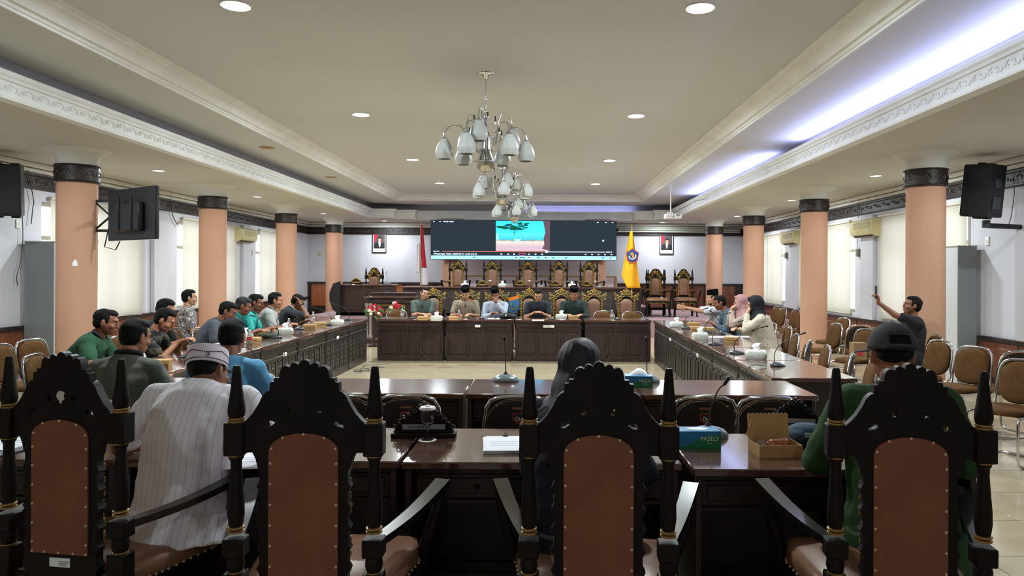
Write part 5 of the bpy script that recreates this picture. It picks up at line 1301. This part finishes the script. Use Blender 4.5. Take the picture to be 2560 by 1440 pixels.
# white outlets on table fronts
def outlet(lab, loc, rz): 
    t = thing('table_outlet', lab, 'outlet', loc, rz, 'white outlets on the table fronts'); MB().box((0,0,0),(.10,.012,.045),.004).build('plate', M_white, t); MB().box((0,-.007,0),(.03,.003,.02)).build('socket', M_cap, t); return t
o1 = outlet('white outlet on the second far table', (aty(1194,817,12.94).x, 12.945, .635), 0)
dup(o1, (aty(1365,818,12.94).x, 12.945, .635), 0, 'white outlet, left of two on the third far table'); dup(o1, (aty(1376,818,12.94).x+.02, 12.945, .635), 0, 'white outlet, right of two on the third far table')
for (a, b, lb) in ((714,875,'white outlet on the front of a near left table'), (846,838,'white outlet on the front of a far left table')):
    x, y = pix(a, b); Y = 3.1*F/-x; dup(o1, (-3.108, Y, .60), pi/2, lb)
for (a, b, lb) in ((1675,841,'white outlet on a far right table front'), (1751,886,'white outlet on a middle right table front'), (1888,952,'white outlet on the nearest right table front')):
    x, y = pix(a, b); Y = 1.93*F/x; dup(o1, (1.845+.0175*(Y-5.8), Y, .60), -pi/2, lb)
# cardboard box on a chair by the man filming
p = aty(2145, 872, 9.3); t = thing('cardboard_box', 'small brown cardboard box on a chair beside the man filming', 'box', (p.x, 9.3, .50)); MB().box((0,0,.11),(.17,.14,.22),.003).build('carton', mat('brown_carton', '8a6a4a', .8), t); MB().box((0,-.071,.08),(.06,.002,.05)).build('printed_mark', M_red, t, 0)
# ------------------------------------------------------------------ people
def rotm(x=0, y=0, z=0): return Euler((R(x), R(y), R(z))).to_matrix()
def person(label, loc, rz, P):
    """root on the floor under the pelvis, facing local +Y.  P: pose and clothes"""
    g = P.get
    far = g('far', True); vb = .0078 if far else .006; vs = .013 if far else .0095
    t = thing('person', label, 'person', loc, R(rz)); sh = g('seat', .46); k = g('k', 1.0); st = g('stout', 1.0)
    side = R(g('side', 0)); l1, l2 = R(g('lean', 12)), R(g('lean2', g('lean', 12)+6)); tw = R(g('twist', 0))
    RS = Matrix.Rotation(side, 3, 'Y')
    P0 = Vector((0, 0, sh+.09)); D1 = RS @ Vector((0, sin(l1), cos(l1))); D2 = RS @ Vector((0, sin(l2), cos(l2)))
    MD = P0+D1*.26*k; NK = MD+D2*.26*k
    X2 = (RS @ Matrix.Rotation(tw, 3, 'Z')) @ Vector((1, 0, 0)); F2 = X2.cross(D2)*-1
    F2 = D2.cross(X2)
    sw = g('shw', .185)*(1 if not g('female') else .9)
    SH = [NK-D2*.062+X2*(s*sw) for s in (-1, 1)]
    # head
    up = (D2*.55+Vector((0, 0, .45))).normalized(); HB = NK+up*g('neck', .035)
    RH = Matrix.Rotation(R(g('hy', 0)), 3, 'Z') @ rotm(-g('hp', 10), g('hr', 0), 0)
    HC_ = HB+RH @ Vector((0, .022, .105)); hs = g('hs', 1.0)
    TH = Matrix.Translation(HC_) @ RH.to_4x4() @ Matrix.Scale(hs, 4)
    def h(b, c, r, rot=None, n=12, m=8): return b.ell(c, r, rot, n, m, M=TH)
    skin = g('skin', M_skinA)
    b = MB()
    h(b, (0,-.008,.028), (.074,.094,.088), n=20, m=14); h(b, (0,.015,-.025), (.068,.076,.085), n=16, m=12); h(b, (0,.036,-.068), (.054,.056,.046)); h(b, (0,.072,-.092), (.024,.020,.018))
    h(b, (0,.078,.028), (.050,.016,.016)); h(b, (0,.094,-.010), (.012,.017,.030)); h(b, (0,.101,-.030), (.017,.013,.011))
    for s in (-1, 1):
        h(b, (s*.036,.062,-.028), (.028,.028,.026)); h(b, (s*.030,.074,.004), (.019,.012,.012))
        if g('hat') != 'hijab': h(b, (s*.078,-.005,-.008), (.010,.020,.033), rotm(0, 0, s*20))
    h(b, (0,.086,-.060), (.026,.014,.014))
    b.cap_(NK-D2*.05, .058*st**.5, HB+RH @ Vector((0,.0,.03)), .052)
    # trunk core
    b.cap_(P0, .105, MD, .10); b.cap_(MD, .10, NK-D2*.10, .088)
    for s in (0, 1): b.cap_(NK-D2*.06, .045, SH[s], .048)
    arms = []
    for s, nm in ((0, 'L'), (1, 'R')):
        sg = -1 if s == 0 else 1
        Wt = Vector(g('hand'+nm, (sg*.13, .42, ZT+.045-0))); ua, fa = .275*k, .245*k
        d = Wt-SH[s]; dist = min(d.length, (ua+fa)*.985); W = SH[s]+d.normalized()*dist
        e = Vector(g('elbow'+nm, (sg*.55, -.15, -.85))); dn = d.normalized(); e = (e-dn*e.dot(dn)).normalized()
        a_ = (ua*ua-fa*fa+dist*dist)/(2*dist); hh = sqrt(max(0, ua*ua-a_*a_)); E = SH[s]+dn*a_+e*hh
        arms.append((SH[s], E, W)); b.cap_(SH[s], .050, E, .040); b.cap_(E, .040, W-(W-E)*.1, .026); b.ell(E, (.041,)*3)
        fd = (W-E).normalized(); hd = Vector(g('dir'+nm, fd)).normalized(); hn = Vector(g('palm'+nm, (0, 0, -1))); hn = (hn-hd*hn.dot(hd)).normalized(); hx = hd.cross(hn)
        th = g('thumb'+nm, -sg); hx = hx if hx.dot(Vector((1,0,0)))*th >= 0 else -hx   # thumb side
        RM = Matrix((hx, hd, hn)).transposed()
        b.cap_(W-hd*.01, .025, W+hd*.02, .026); b.ell(W+hd*.052, (.038, .046, .017), RM, 14, 8)
        cu = R(g('curl'+nm, 28)); sp_ = g('spread', .0)
        for f in range(4):
            o = W+hd*.085+hx*((1.5-f)*.0195); L_ = (.074, .082, .076, .060)[f]; r_ = .0095 if not far else .0105
            d1 = (hd*cos(cu)+hn*sin(cu)+hx*(1.5-f)*.06).normalized(); d2 = (hd*cos(cu*2.2)+hn*sin(cu*2.2)).normalized()
            m1 = o+d1*L_*.5; b.cap_(o-hd*.02, r_, m1, r_); b.cap_(m1, r_, m1+d2*L_*.5, r_*.85)
        o = W+hd*.03+hx*.028; d1 = (hx*.75+hd*.6+hn*.25).normalized(); m1 = o+d1*.038; b.cap_(o, .014, m1, .012); b.cap_(m1, .0115, m1+(hd*.8+hn*.35+hx*.15).normalized()*.034, .0095)
    body = remesh(b.build('body', skin, t), vb, 2)
    # face pieces
    e = MB()
    for s in (-1, 1): h(e, (s*.031,.0815,.003), (.0135,.0065,.0048 if g('hp', 10) < 18 else .0025), n=10, m=6)
    e.build('eyes', M_eye, t); e = MB()
    for s in (-1, 1): h(e, (s*.031+g('gaze', 0)*.004,.0852,.003), (.0062,.0038,.0048 if g('hp', 10) < 18 else .0026), n=8, m=6); h(e, (s*.031,.0858,.0078 if g('hp', 10) < 18 else .0045), (.015,.0035,.0018), n=8, m=5)
    e.build('irises', M_iris, t); e = MB()
    for s in (-1, 1): h(e, (s*.033,.0945,.024), (.019,.006,.0042), rotm(0, s*6, 0), n=8, m=5)
    e.build('eyebrows', M_hair, t); e = MB(); h(e, (0,.0975,-.0565), (.021,.007,.0042)); h(e, (0,.096,-.0645), (.017,.007,.005)); e.build('lips', M_lip, t)
    if g('mous'): e = MB(); h(e, (0,.099,-.047), (.024,.006,.005)); h(e, (0,.086,-.093), (.016,.010,.010)); e.build('moustache', M_hair, t)
    if g('beard'): e = MB(); h(e, (0,.034,-.092), (.052,.050,.026)); remesh(e.build('beard', M_hair, t), .006, 1)
    if g('glasses'):
        e = MB()
        for s in (-1, 1):
            e.tube([TH @ Vector((s*.032+.021*cos(a), .102, .002+.016*sin(a))) for a in [q*pi/8 for q in range(16)]], .0020, 5, closed=True)
            e.tube([TH @ Vector(v) for v in ((s*.053,.102,.006),(s*.074,.06,.008),(s*.079,-.01,.004))], .0020, 5)
        e.tube([TH @ Vector(v) for v in ((-.011,.104,.006),(0,.108,.008),(.011,.104,.006))], .002, 5); e.build('glasses', M_black, t)
    # hair
    hm = g('hairm', M_hair); hd_ = g('hair', 'short'); hat_ = g('hat')
    if hat_: hd_ = hd_ and 'none'
    if hd_:
        e = MB()
        kk = .965 if hat_ else 1.0
        h(e, (0,-.022,.036), (.080*kk,.093*kk,.082*kk), n=20, m=14)
        if hat_: h(e, (0,-.034,.010), (.0745,.068,.050), n=16, m=12)
        else: h(e, (0,-.040,-.002), (.076,.068,.078), n=16, m=12)
        if hd_ == 'full': h(e, (0,-.002,.086), (.070,.082,.042)); h(e, (.010,.030,.088), (.050,.040,.026))
        elif hd_ == 'crop': h(e, (0,.012,.080), (.062,.074,.038))
        elif hd_ != 'none': h(e, (0,.008,.082), (.066,.080,.042)); h(e, (-.012,.045,.082), (.046,.036,.026))
        for s in (-1, 1): h(e, (s*.069,.016,.020), (.009,.018,.026))
        remesh(e.build('hair', hm, t), .0078 if far else .006, 1, (.006, 'fine'))
    # headgear
    hat = g('hat')
    if hat == 'peci':
        col = g('hatm', M_peci); pr = [(.082,.0),(.0845,.002),(.081,.085),(.079,.088),(.074,.088),(.070,.080),(.001,.078)]
        rs = [[TH @ Matrix.Translation((0,-.012,.062)) @ Euler((R(-6),0,0)).to_matrix().to_4x4() @ Vector((r_*.98*cos(a), r_*1.20*sin(a), z)) for a in [q*pi/16 for q in range(32)]] for r_, z in pr]
        MB().rings(rs).build('peci_cap', col, t, 40)
    if hat == 'kopiah':
        TT = TH @ Matrix.Translation((0,-.014,.030)) @ Euler((R(-4),0,0)).to_matrix().to_4x4()
        def ring(r_, z, n=48): return [TT @ Vector((r_*cos(a), r_*1.17*sin(a), z)) for a in [q*2*pi/n for q in range(n)]]
        pr = [(.087,.0),(.0885,.002),(.0885,.018),(.0855,.080),(.083,.086),(.078,.088),(.001,.090)]
        kp = MB().rings([ring(r_, z) for r_, z in pr]).build('white_cap', mat('kopiah_white', 'f0e2ec', .9, var='e6d8e2', vs=30), t, 30)
        s_ = MB(); n_ = 66
        for q in range(n_):
            a = q*2*pi/n_
            for z_, rr in ((.012,.0890),(.048+.010*(abs((a/(2*pi)*4) % 1-.5)*2-.5)*1.6,.0872)):
                s_.ell(TT @ Vector((rr*cos(a), rr*1.17*sin(a), z_)), (.0038,.0038,.0028), n=6, m=4)
        stuff(s_.build('embroidered_dots', mat('thread_maroon', '2c1420', .8), kp, 0))
        a = R(-40); TE = TT @ M4(.0882*cos(a), .0882*1.17*sin(a), .030, rz=a+pi/2)
        e = MB(TE); e.tube([(q_[0]*.008, -.001, q_[1]*.012) for q_ in ((-1,1),(1,1),(1,-.2),(0,-1.2),(-1,-.2))], .0014, 4, closed=True).tube([(-.003,-.001,.004),(.003,-.001,.006),(.002,-.001,-.008)], .0016, 4); e.build('small_shield', M_throne, kp)
        MB(TT).ell((0,0,.09),(.077,.09,.006),n=24,m=6).build('crown_top', mat('kopiah_white','f0e2ec',.9), kp)
    if hat == 'cap':
        TT = TH @ Matrix.Translation((0,-.010,.034)); m_ = mat('cap_cloth', '3a373b', .95, var='444146', vs=30, bump=.3, bs=300)
        n_ = 40; vs_ = []; fs_ = []; mm = 14
        for i in range(mm+1):
            ph = pi/2*i/mm
            for j in range(n_):
                a = 2*pi*j/n_; vs_.append((.090*cos(a)*cos(ph), .106*sin(a)*cos(ph), -.012+.108*sin(ph)))
        for i in range(mm):
            for j in range(n_):
                a = 2*pi*(j+.5)/n_; back = abs(((a-1.5*pi+pi) % (2*pi))-pi); ph = (i+.5)/mm
                if 2 <= i < 5 and (back/.52)**2+((i-2)/3.4)**2 < 1: continue
                q0 = i*n_+j; q1 = i*n_+(j+1) % n_; fs_.append((q0, q1, q1+n_, q0+n_))
        cp = MB(TT).add(vs_, fs_).build('cap_crown', m_, t, 180); s = cp.modifiers.new('t', 'SOLIDIFY'); s.thickness = .003; s.offset = 1
        vz = [(.082*cos(a)*u, .09*sin(a)*u+.02+.0*(u-1)+(.07*(u-1)/.45 if u > 1 else 0), -.012-.02*max(0,u-1)-.01*abs(cos(a))**2) for u in (1.0, 1.25, 1.45) for a in [pi*.12+q*pi*.76/14 for q in range(15)]]
        b_ = MB(TT).add(vz, [(u*15+q, u*15+q+1, u*15+q+16, u*15+q+15) for u in (0,1) for q in range(14)]).build('visor', m_, cp, 180); s = b_.modifiers.new('t', 'SOLIDIFY'); s.thickness = .004
        MB(TT).ell((0,0,.097),(.008,.008,.005)).build('button', m_, cp)
        for q in range(6):
            a = q*pi/3+pi/6
            MB(TT).tube([(.0915*cos(a)*cos(ph), .1075*sin(a)*cos(ph), -.012+.109*sin(ph)) for ph in [R(90)*w_/8 for w_ in range(9) if not (abs(((a-1.5*pi+pi) % (2*pi))-pi) < .1 and w_ < 4)]], .0013, 4).build('seam', mat('cap_seam', '1f1d20', .9), cp)
        MB(TT).tube([(.0915*cos(a), .108*sin(a), -.004) for a in [R(236)+q*R(68)/10 for q in range(11)]], .006, 6, flat=1.0).build('strap', mat('cap_seam', '1f1d20', .9), cp)
    if hat == 'hijab':
        hmx = g('hatm'); e = MB()
        h(e, (0,-.022,.035), (.094,.108,.100), n=20, m=14); h(e, (0,-.02,-.06), (.092,.090,.075), n=18, m=10); h(e, (0,.03,-.125), (.072,.075,.045), n=16, m=10)
        for s in (-1, 1): h(e, (s*.060,.040,-.02), (.024,.045,.09))
        h(e, (0,.055,.095), (.055,.035,.022), rotm(25,0,0))
        for q in (-2.6,-1.6,-.7,.1,.9,1.7,2.6):
            e.tube([TH @ Vector((sin(q*.34)*.088*sin(ph)*(1+.25*max(0,ph-1.6)), -.025-cos(q*.34)*.103*sin(ph)*(1+.12*max(0,ph-1.6)), .035+.098*cos(ph)-.10*max(0,ph-1.9))) for ph in [.25+.24*w_ for w_ in range(10)]], [.006+.0015*w_ for w_ in range(10)], 6)
        e.cap_(HB+RH @ Vector((0,-.01,.03)), .085, NK-D2*.03, .125)
        e.cap_(NK-D2*.02-F2*.0, .12, NK-D2*.10+F2*.05, .145)
        for s in (0, 1): e.cap_(NK-D2*.03, .10, SH[s]*.75+NK*.25-D2*.03, .085)
        if g('longback'): e.cap_(HC_-F2*.03-D2*.03, .098, NK-D2*.22-F2*.05, .15)
        remesh(e.build('headscarf', hmx, t), .010 if far else .008, 3, (.020, 'mid'))
    # shirt
    b = MB(); fem = g('female'); m = g('shirt')
    fr = []
    def sect(c, d, x, rx, ry): y_ = d.cross(x).normalized(); return [c+x*(rx*cos(a)*st)+y_*(ry*sin(a)*st) for a in [q*pi/12 for q in range(24)]]
    by = g('belly', 0)
    dv = [(P0-D1*.08, D1, .178, .135), (P0, D1, .178, .140+by*.5), (P0+D1*.13*k, D1, .162, .128+by), (MD, (D1+D2)/2, .168, .128+by*.6), (MD+D2*.11*k, D2, .180, .130), (MD+D2*.18*k, D2, .178, .118), (NK-D2*.03, D2, .135, .095), (NK+D2*.012, D2, .075, .070)]
    X1 = RS @ Vector((1, 0, 0)); rs = []
    for i, (c, d, rx, ry) in enumerate(dv): rs.append(sect(c+D2.cross(X2)*0, d.normalized(), X1.lerp(X2, i/7).normalized(), rx, ry))
    b.rings(rs)
    if g('hem'): b.rings([sect(P0-D1*.02, D1, X1, .195, .165), sect(P0-D1*g('hem'), D1, X1, .215, .19)])
    slv = g('sleeve', .62)
    for s in (0, 1):
        S_, E, W = arms[s]; b.ell(S_, (.068*st, .068*st, .062)); b.cap_(NK-D2*.055, .075, S_, .066*st)
        if slv <= 1: b.cap_(S_, .066*st, S_.lerp(E, slv), .062 if not fem else .058)
        else: b.cap_(S_, .064*st, E, .054); b.cap_(E, .054, E.lerp(W, slv-1), .042)
        if slv <= 1: q = S_.lerp(E, slv); dd = (E-S_).normalized(); b.cap_(q, .062, q+dd*.02, .064)
    shirt = remesh(b.build('shirt', m, t), vs, 3, (.020 if far else .026, 'mid'))
    if g('collar'):
        e = MB(); cc = NK+D2*.015; pts = []
        for q in range(17):
            a = R(-100)+R(380-180)*q/16 if False else -pi*.5+.28+(2*pi-.56)*q/16
            pts.append(cc+X2*(.074*cos(a+pi))+F2*(-.066*sin(a+pi))*-1+D2*(.008-.016*max(0, sin(a+pi)*-1)*0))
        pts = [cc+X2*(.073*sin(a))+F2*(.064*cos(a))+D2*(.012-.030*max(0, cos(a))) for a in [R(22)+R(316)*q/18 for q in range(19)]]
        e.tube(pts, .015, 7, flat=1.0); e.build('collar', g('collar'), t, 70)
        e = MB(); cf = NK+F2*.085*st-D2*.02
        e.box((0,0,0), (.022,.012,.15), .004, M=Matrix.Translation(NK+F2*.118*st-D2*.115) @ Matrix((X2, F2, D2)).transposed().to_4x4()); e.build('placket', g('collar'), t)
    if g('yoke'):
        pass
    # trousers and shoes
    b = MB(); tr = g('legs', 'sit')
    b.cap_(P0-Vector((.05,0,.0)), .125, P0+Vector((.05,0,0)), .125)
    ft = []
    ky = g('kneez', sh+.02)
    for s in (-1, 1):
        kx = g('knee', .13); H_ = P0+Vector((s*.085,0,-.02)); K_ = Vector((s*kx, .42, ky)); A_ = Vector((s*(kx+.01), .40+g('foot', .0), .10))
        b.cap_(H_, .088, K_, .066); b.cap_(K_, .065, A_, .048); ft.append(A_)
    remesh(b.build('trousers', g('trous', mat('trousers_black', '1a1b20', .85)), t), .016, 3)
    for a in ft: MB().ell(a+Vector((0,.06,-.062)), (.045,.125,.038), n=14, m=8).build('shoe', M_black, t)
    P['_'] = dict(HC=HC_, arms=arms, NK=NK, D2=D2, F2=F2, X2=X2, TH=TH)
    if g('watch'):
        S_, E, W = arms[g('watch')]; dd = (W-E).normalized(); x = dd.orthogonal().normalized(); y = dd.cross(x); c = W-dd*.03
        MB().tube([c+(x*cos(a)+y*sin(a))*.031 for a in [q*pi/8 for q in range(16)]], .007, 6, closed=True).build('wristwatch', M_black, t)
    if g('phone') is not None:
        S_, E, W = arms[g('phone')]; dd = (W-E).normalized(); c = W+Vector(g('poff', (0,.10,.04)))
        ph = thing('phone', 'dark phone held up by ' + g('phl', 'the man'), 'phone', (0,0,0)); ph.matrix_world = t.matrix_basis if False else (Matrix.Translation(Vector(loc)) @ Matrix.Rotation(R(rz), 4, 'Z') @ Matrix.Translation(c) @ Euler(g('prot', (R(50),0,0))).to_matrix().to_4x4())
        MB().box((0,0,0),(.075,.009,.155),.004).build('body', M_black, ph); MB().box((0,-.0052,0),(.068,.001,.145)).build('display', emis('phone_display', '6a7c88', .5), ph, 0); MB().ell((.02,.006,.06),(.006,.002,.006)).build('camera_lens', M_dkgrey, ph)
    return t

S_dgreen = mat('polo_dark_green', '1f4a30', .9); S_olive = mat('shirt_grey_green', '585c52', .9); S_blue = mat('shirt_sky_blue', '5c9cc4', .85)
S_black = mat('shirt_black', '17191c', .85); S_slate = mat('shirt_slate', '4e535a', .85); S_turq = mat('shirt_turquoise', '2fa39c', .85); S_turqd = mat('shirt_turquoise_dark', '14514f', .85)
S_lgrey = mat('polo_light_grey', 'a3a39e', .9); S_dgrey = mat('polo_dark_grey', '2b3138', .85); S_greyg = mat('shirt_grey_green_far', '4d5b55', .85)
S_pat = voro('patterned_shirt', ('17161c', 'b9b4b2', '1b1a20', 'c9c3c0'), 34, stretch=(1,1,1.6), pos=(0,.30,.42,.62))
S_bat = voro('batik_shirt', ('7a705e', '3a352c', '8f8572', 'a8482e'), 20, stretch=(1,1,2.2), pos=(0,.30,.38,.78))
S_pale = mat('shirt_pale_blue', 'a8b2c0', .85); S_navy = mat('shirt_dark_navy', '1c222c', .85); S_bottle = mat('shirt_bottle_green', '1c2b27', .85)
S_whitst = stripes('shirt_white_striped', 'cdcdd2', '3a3a44', .045, .16, 'X'); S_bluegrey = mat('shirt_blue_grey', '4b5c6a', .85)
S_pink = mat('blouse_pink_grey', 'a68a86', .85, var='c2b49c', vs=30); S_dots = voro('blouse_dotted', ('5a4a48', 'cfc4b0'), 26, pos=(0,.16), rand=.35)
S_white = stripes('shirt_white_pinstripe', 'efecf2', 'bab6c4', .026, .07, 'X'); S_green = mat('shirt_leaf_green', '2c4a26', .9, var='24401f', vs=5)
S_indigo = mat('blouse_indigo', '171a26', .85)
T_white = mat('trousers_white', 'b9c0c8', .85)
# --- left tables, facing right
FB = mat('collar_black', '101214', .8)
person('man in dark green polo leaning on the left table, nearest of the left row', (-4.22, 6.42, 0), -78, dict(lean=22, lean2=34, hp=12, hy=4, shirt=S_dgreen, collar=FB, skin=M_skinB, hair='crop', stout=1.06, handL=(-.05,.46,.81), handR=(.16,.42,.82), elbowR=(.9,-.1,-.4), far=False))
person('man in black shirt with patterned sleeves bowed over his phone, left tables', (-4.25, 7.35, 0), -80, dict(lean=26, lean2=40, hp=30, shirt=stripes('shirt_black_banded', '15171a', '4a4438', .11, .55, 'Z'), skin=M_skinA, hair='full', handL=(-.10,.50,.86), handR=(.06,.50,.86), dirL=(.3,.8,.5), dirR=(-.3,.8,.5), phone=0, poff=(.07,.07,.05), phl='the bowed man in black at the left tables', far=False))
person('black haired man hidden behind the bowed phone user, left tables', (-4.52, 8.15, 0), -85, dict(lean=16, lean2=24, hp=20, shirt=S_black, hair='full'))
person('man in slate blue shirt with dark hair, third visible at the left tables', (-4.25, 8.85, 0), -78, dict(lean=26, lean2=38, hp=26, shirt=S_slate, skin=M_skinB, hair='short', mous=1))
person('grey haired man in turquoise with dark vest, left tables', (-4.22, 9.42, 0), -76, dict(lean=20, lean2=30, hp=20, shirt=S_turqd, collar=S_turq, skin=M_skinB, hairm=M_hairg))
person('man in turquoise shirt with glasses, left tables', (-4.22, 9.98, 0), -80, dict(lean=16, lean2=24, hp=14, shirt=S_turq, skin=M_skinB, glasses=1, mous=1, collar=S_turqd))
person('man in light grey polo with folded hands, left tables', (-4.18, 10.6, 0), -74, dict(lean=17, lean2=24, hp=10, shirt=S_lgrey, collar=mat('collar_grey', '6f706e', .8), skin=M_skinA, hair='full', stout=1.08))
person('man in dark grey shirt with glasses resting his forehead on his hand', (-4.2, 11.35, 0), -72, dict(lean=22, lean2=32, hp=32, shirt=S_dgrey, collar=S_lgrey, skin=M_skinB, hair='crop', glasses=1, watch=1, handR=(.12,.36,1.09), elbowR=(.5,.5,-.8), dirR=(-.3,-.3,.8), palmR=(-.3,-1,0), handL=(-.1,.44,.80)))
person('young man in patterned shirt sitting upright by the left wall', (-5.2, 10.55, 0), -62, dict(lean=-2, lean2=0, hp=4, shirt=S_pat, skin=M_skinC, hair='full', handL=(-.08,.25,.72), handR=(.1,.25,.72), sleeve=.7, far=False))
# --- near left, backs to us
person('man in grey green shirt with glasses seen from behind, left of the white cap', (-2.62, 4.42, 0), 4, dict(lean=14, lean2=20, hp=14, hy=-28, shirt=S_olive, collar=FB, skin=M_skinA, hair='full', glasses=1, shw=.165, stout=.93, hs=.94, far=False))
person('man in sky blue shirt with thick black hair seen from behind the white cap', (-1.98, 4.40, 0), 0, dict(lean=12, lean2=18, hp=18, shirt=S_blue, skin=M_skinB, hair='full', shw=.18, hs=.96, stout=1.02, far=False, handR=(.16,.36,.80)))
wm = dict(seat=.51, lean=9, lean2=33, neck=-.035, hp=20, hr=-16, hy=-14, shirt=S_white, skin=M_skinB, hair='crop', hat='kopiah', glasses=1, stout=1.14, shw=.195, k=1.0, sleeve=.75, far=False, hem=.14, handR=(.34,.40,.80), handL=(-.28,.36,.80), elbowR=(.6,-.2,-.7), elbowL=(-.6,-.2,-.7), hs=.95)
person('man in white striped shirt and white embroidered cap seen from behind', (-1.54, 3.08, 0), -4, wm)
# --- near centre and right
person('woman in dark headscarf and navy clothes behind the front high chair', (.13, 2.95, 0), -8, dict(seat=.465, lean=14, lean2=22, hp=12, shirt=S_indigo, hat='hijab', hatm=mat('scarf_dark_satin', '130f15', .6, var='2a1d25', vs=5), hair=None, female=1, longback=1, stout=1.12, sleeve=1.95, far=False, handL=(-.10,.40,.80), handR=(.16,.34,.80), hem=.15, trous=S_indigo, elbowL=(-.35,-.2,-.9)))
person('man in leaf green shirt and dark baseball cap seen from behind at right', (1.46, 2.93, 0), -4, dict(seat=.50, lean=4, lean2=10, hp=4, hy=-3, shirt=S_green, hat='cap', hair='crop', skin=M_skinA, k=1.04, shw=.182, stout=1.24, sleeve=.95, far=False, hs=1.03, hem=.16, handL=(-.22,.36,.79), handR=(.24,.34,.79), elbowL=(-.5,-.2,-.8), elbowR=(.5,-.2,-.8)))
# --- far row, facing us
def far_(px_, Y): return (aty(px_, 760, Y).x, Y, 0)
person('man in grey green shirt tilting his head, leftmost of the far row', far_(1061, 14.08), 178, dict(lean=12, lean2=16, hp=6, hy=28, hr=-14, shirt=S_greyg, collar=mat('collar_dark', '1e2624', .8), skin=M_skinC, hair='full', stout=1.06, handL=(.02,.42,.81), handR=(-.03,.42,.80)))
person('man in brown and orange batik shirt with black cap looking down', far_(1166, 14.06), 180, dict(lean=10, lean2=14, hp=20, shirt=S_bat, collar=mat('collar_brown', '4a3c30', .8), skin=M_skinC, hat='peci', stout=1.08))
person('man in pale blue shirt with black cap, hand over his mouth', far_(1240, 14.05), 182, dict(lean=18, lean2=24, hp=12, hr=6, shirt=S_pale, skin=M_skinB, hat='peci', sleeve=1.85, handL=(-.03,.37,1.03), elbowL=(-.5,.3,-.8), dirL=(.3,-.2,.8), palmL=(.2,-1,0), handR=(.06,.42,.82)))
person('man in dark navy shirt looking at a phone, far row', far_(1345, 14.06), 180, dict(lean=14, lean2=20, hp=26, shirt=S_navy, skin=M_skinC, hair='full', handL=(-.07,.42,.84), handR=(.07,.42,.84), phone=0, poff=(.07,.03,.07), phl='the man in dark navy, far row', prot=(R(-40),0,0)))
person('man in bottle green jacket with black cap, rightmost of the far row', far_(1434, 14.06), 180, dict(lean=10, lean2=14, hp=14, shirt=S_bottle, collar=S_bottle, skin=M_skinA, hat='peci', sleeve=1.8, stout=1.14))
# --- right tables, facing left
person('man in white striped shirt and black cap gesturing with both hands', (3.08, 12.25, 0), 88, dict(lean=16, lean2=20, hp=2, shirt=S_whitst, skin=M_skinC, hat='peci', hair='short', beard=1, watch=1, stout=1.1, handL=(-.02,.70,1.02), handR=(.05,.66,1.02), dirL=(.05,1,.1), dirR=(-.1,1,.1), palmL=(1,0,0), palmR=(-1,0,0), curlL=10, curlR=14, elbowL=(-.5,0,-.8), elbowR=(.6,0,-.8), collar=FB))
person('man in blue grey shirt bowing beside the gesturing man', (3.16, 11.55, 0), 84, dict(lean=22, lean2=34, hp=18, shirt=S_bluegrey, skin=M_skinB, hair='crop', sleeve=1.6, stout=1.05))
person('woman in pink headscarf with folded hands', (3.22, 10.95, 0), 86, dict(lean=16, lean2=22, hp=6, shirt=S_pink, hat='hijab', hatm=mat('scarf_pink', 'b08484', .7), hair=None, female=1, k=.95, sleeve=1.9, skin=M_skinC, handL=(-.02,.34,1.03), handR=(.04,.34,1.03), dirL=(.4,-.2,.8), dirR=(-.4,-.2,.8), palmL=(.5,-.8,0), palmR=(-.5,-.8,0), curlL=60, curlR=60, elbowL=(-.3,.3,-.9), elbowR=(.3,.3,-.9)))
person('woman in black headscarf and dotted cream blouse, nearest at the right tables', (3.20, 10.2, 0), 82, dict(lean=14, lean2=20, hp=8, shirt=S_dots, hat='hijab', hatm=mat('scarf_black', '151419', .8), hair=None, female=1, k=.96, stout=1.12, sleeve=1.9, hem=.16, skin=M_skinC, handL=(-.06,.30,1.03), handR=(.06,.40,.80), elbowL=(-.3,.3,-.9), dirL=(.2,-.3,.8), palmL=(.3,-1,0), trous=S_dots))
person('man in black shirt and white trousers filming with a raised phone', (4.62, 9.0, 0), 82, dict(lean=-4, lean2=2, hp=-8, shirt=S_black, skin=M_skinB, hair='full', trous=T_white, handL=(-.08,.56,1.32), elbowL=(-.1,.5,-1), dirL=(0,.1,1), palmL=(0,1,0), curlL=55, handR=(.12,.25,.62), phone=0, poff=(0,.03,.13), prot=(0,0,0), phl='the man in black filming at right', stout=1.05, legs='sit', knee=.10, far=False))
# chairs under the seated people at the tables
def seatchair(x, y, rz, lab): dup(CC, (x-sin(R(-rz))*-.0, y, 0), R(rz), lab)
for x, y, rz, who in ((-4.22,6.42,-80,'dark green polo man'),(-4.25,7.35,-80,'bowed phone user'),(-4.52,8.15,-85,'hidden black haired man'),(-4.25,8.85,-80,'slate shirted man'),(-4.22,9.42,-80,'grey haired man in turquoise'),(-4.22,9.98,-80,'turquoise shirted man with glasses'),(-4.18,10.6,-80,'light grey polo man'),(-4.2,11.35,-80,'man resting his forehead'),(-5.2,10.55,-62,'patterned shirt man'),
    (-2.62,4.42,4,'grey green shirted man at near left'),(-1.98,4.40,0,'sky blue shirted man'),(3.08,12.25,88,'gesturing man'),(3.16,11.55,84,'man in blue grey'),(3.22,10.95,86,'woman in pink headscarf'),(3.20,10.2,82,'woman in dotted blouse'),(4.62,9.0,82,'man filming')):
    a = R(rz); bx, by_ = x+sin(a)*.22, y-cos(a)*.22
    dup(CC, (bx, by_, 0), a, 'brown chrome chair under the '+who)
flush()
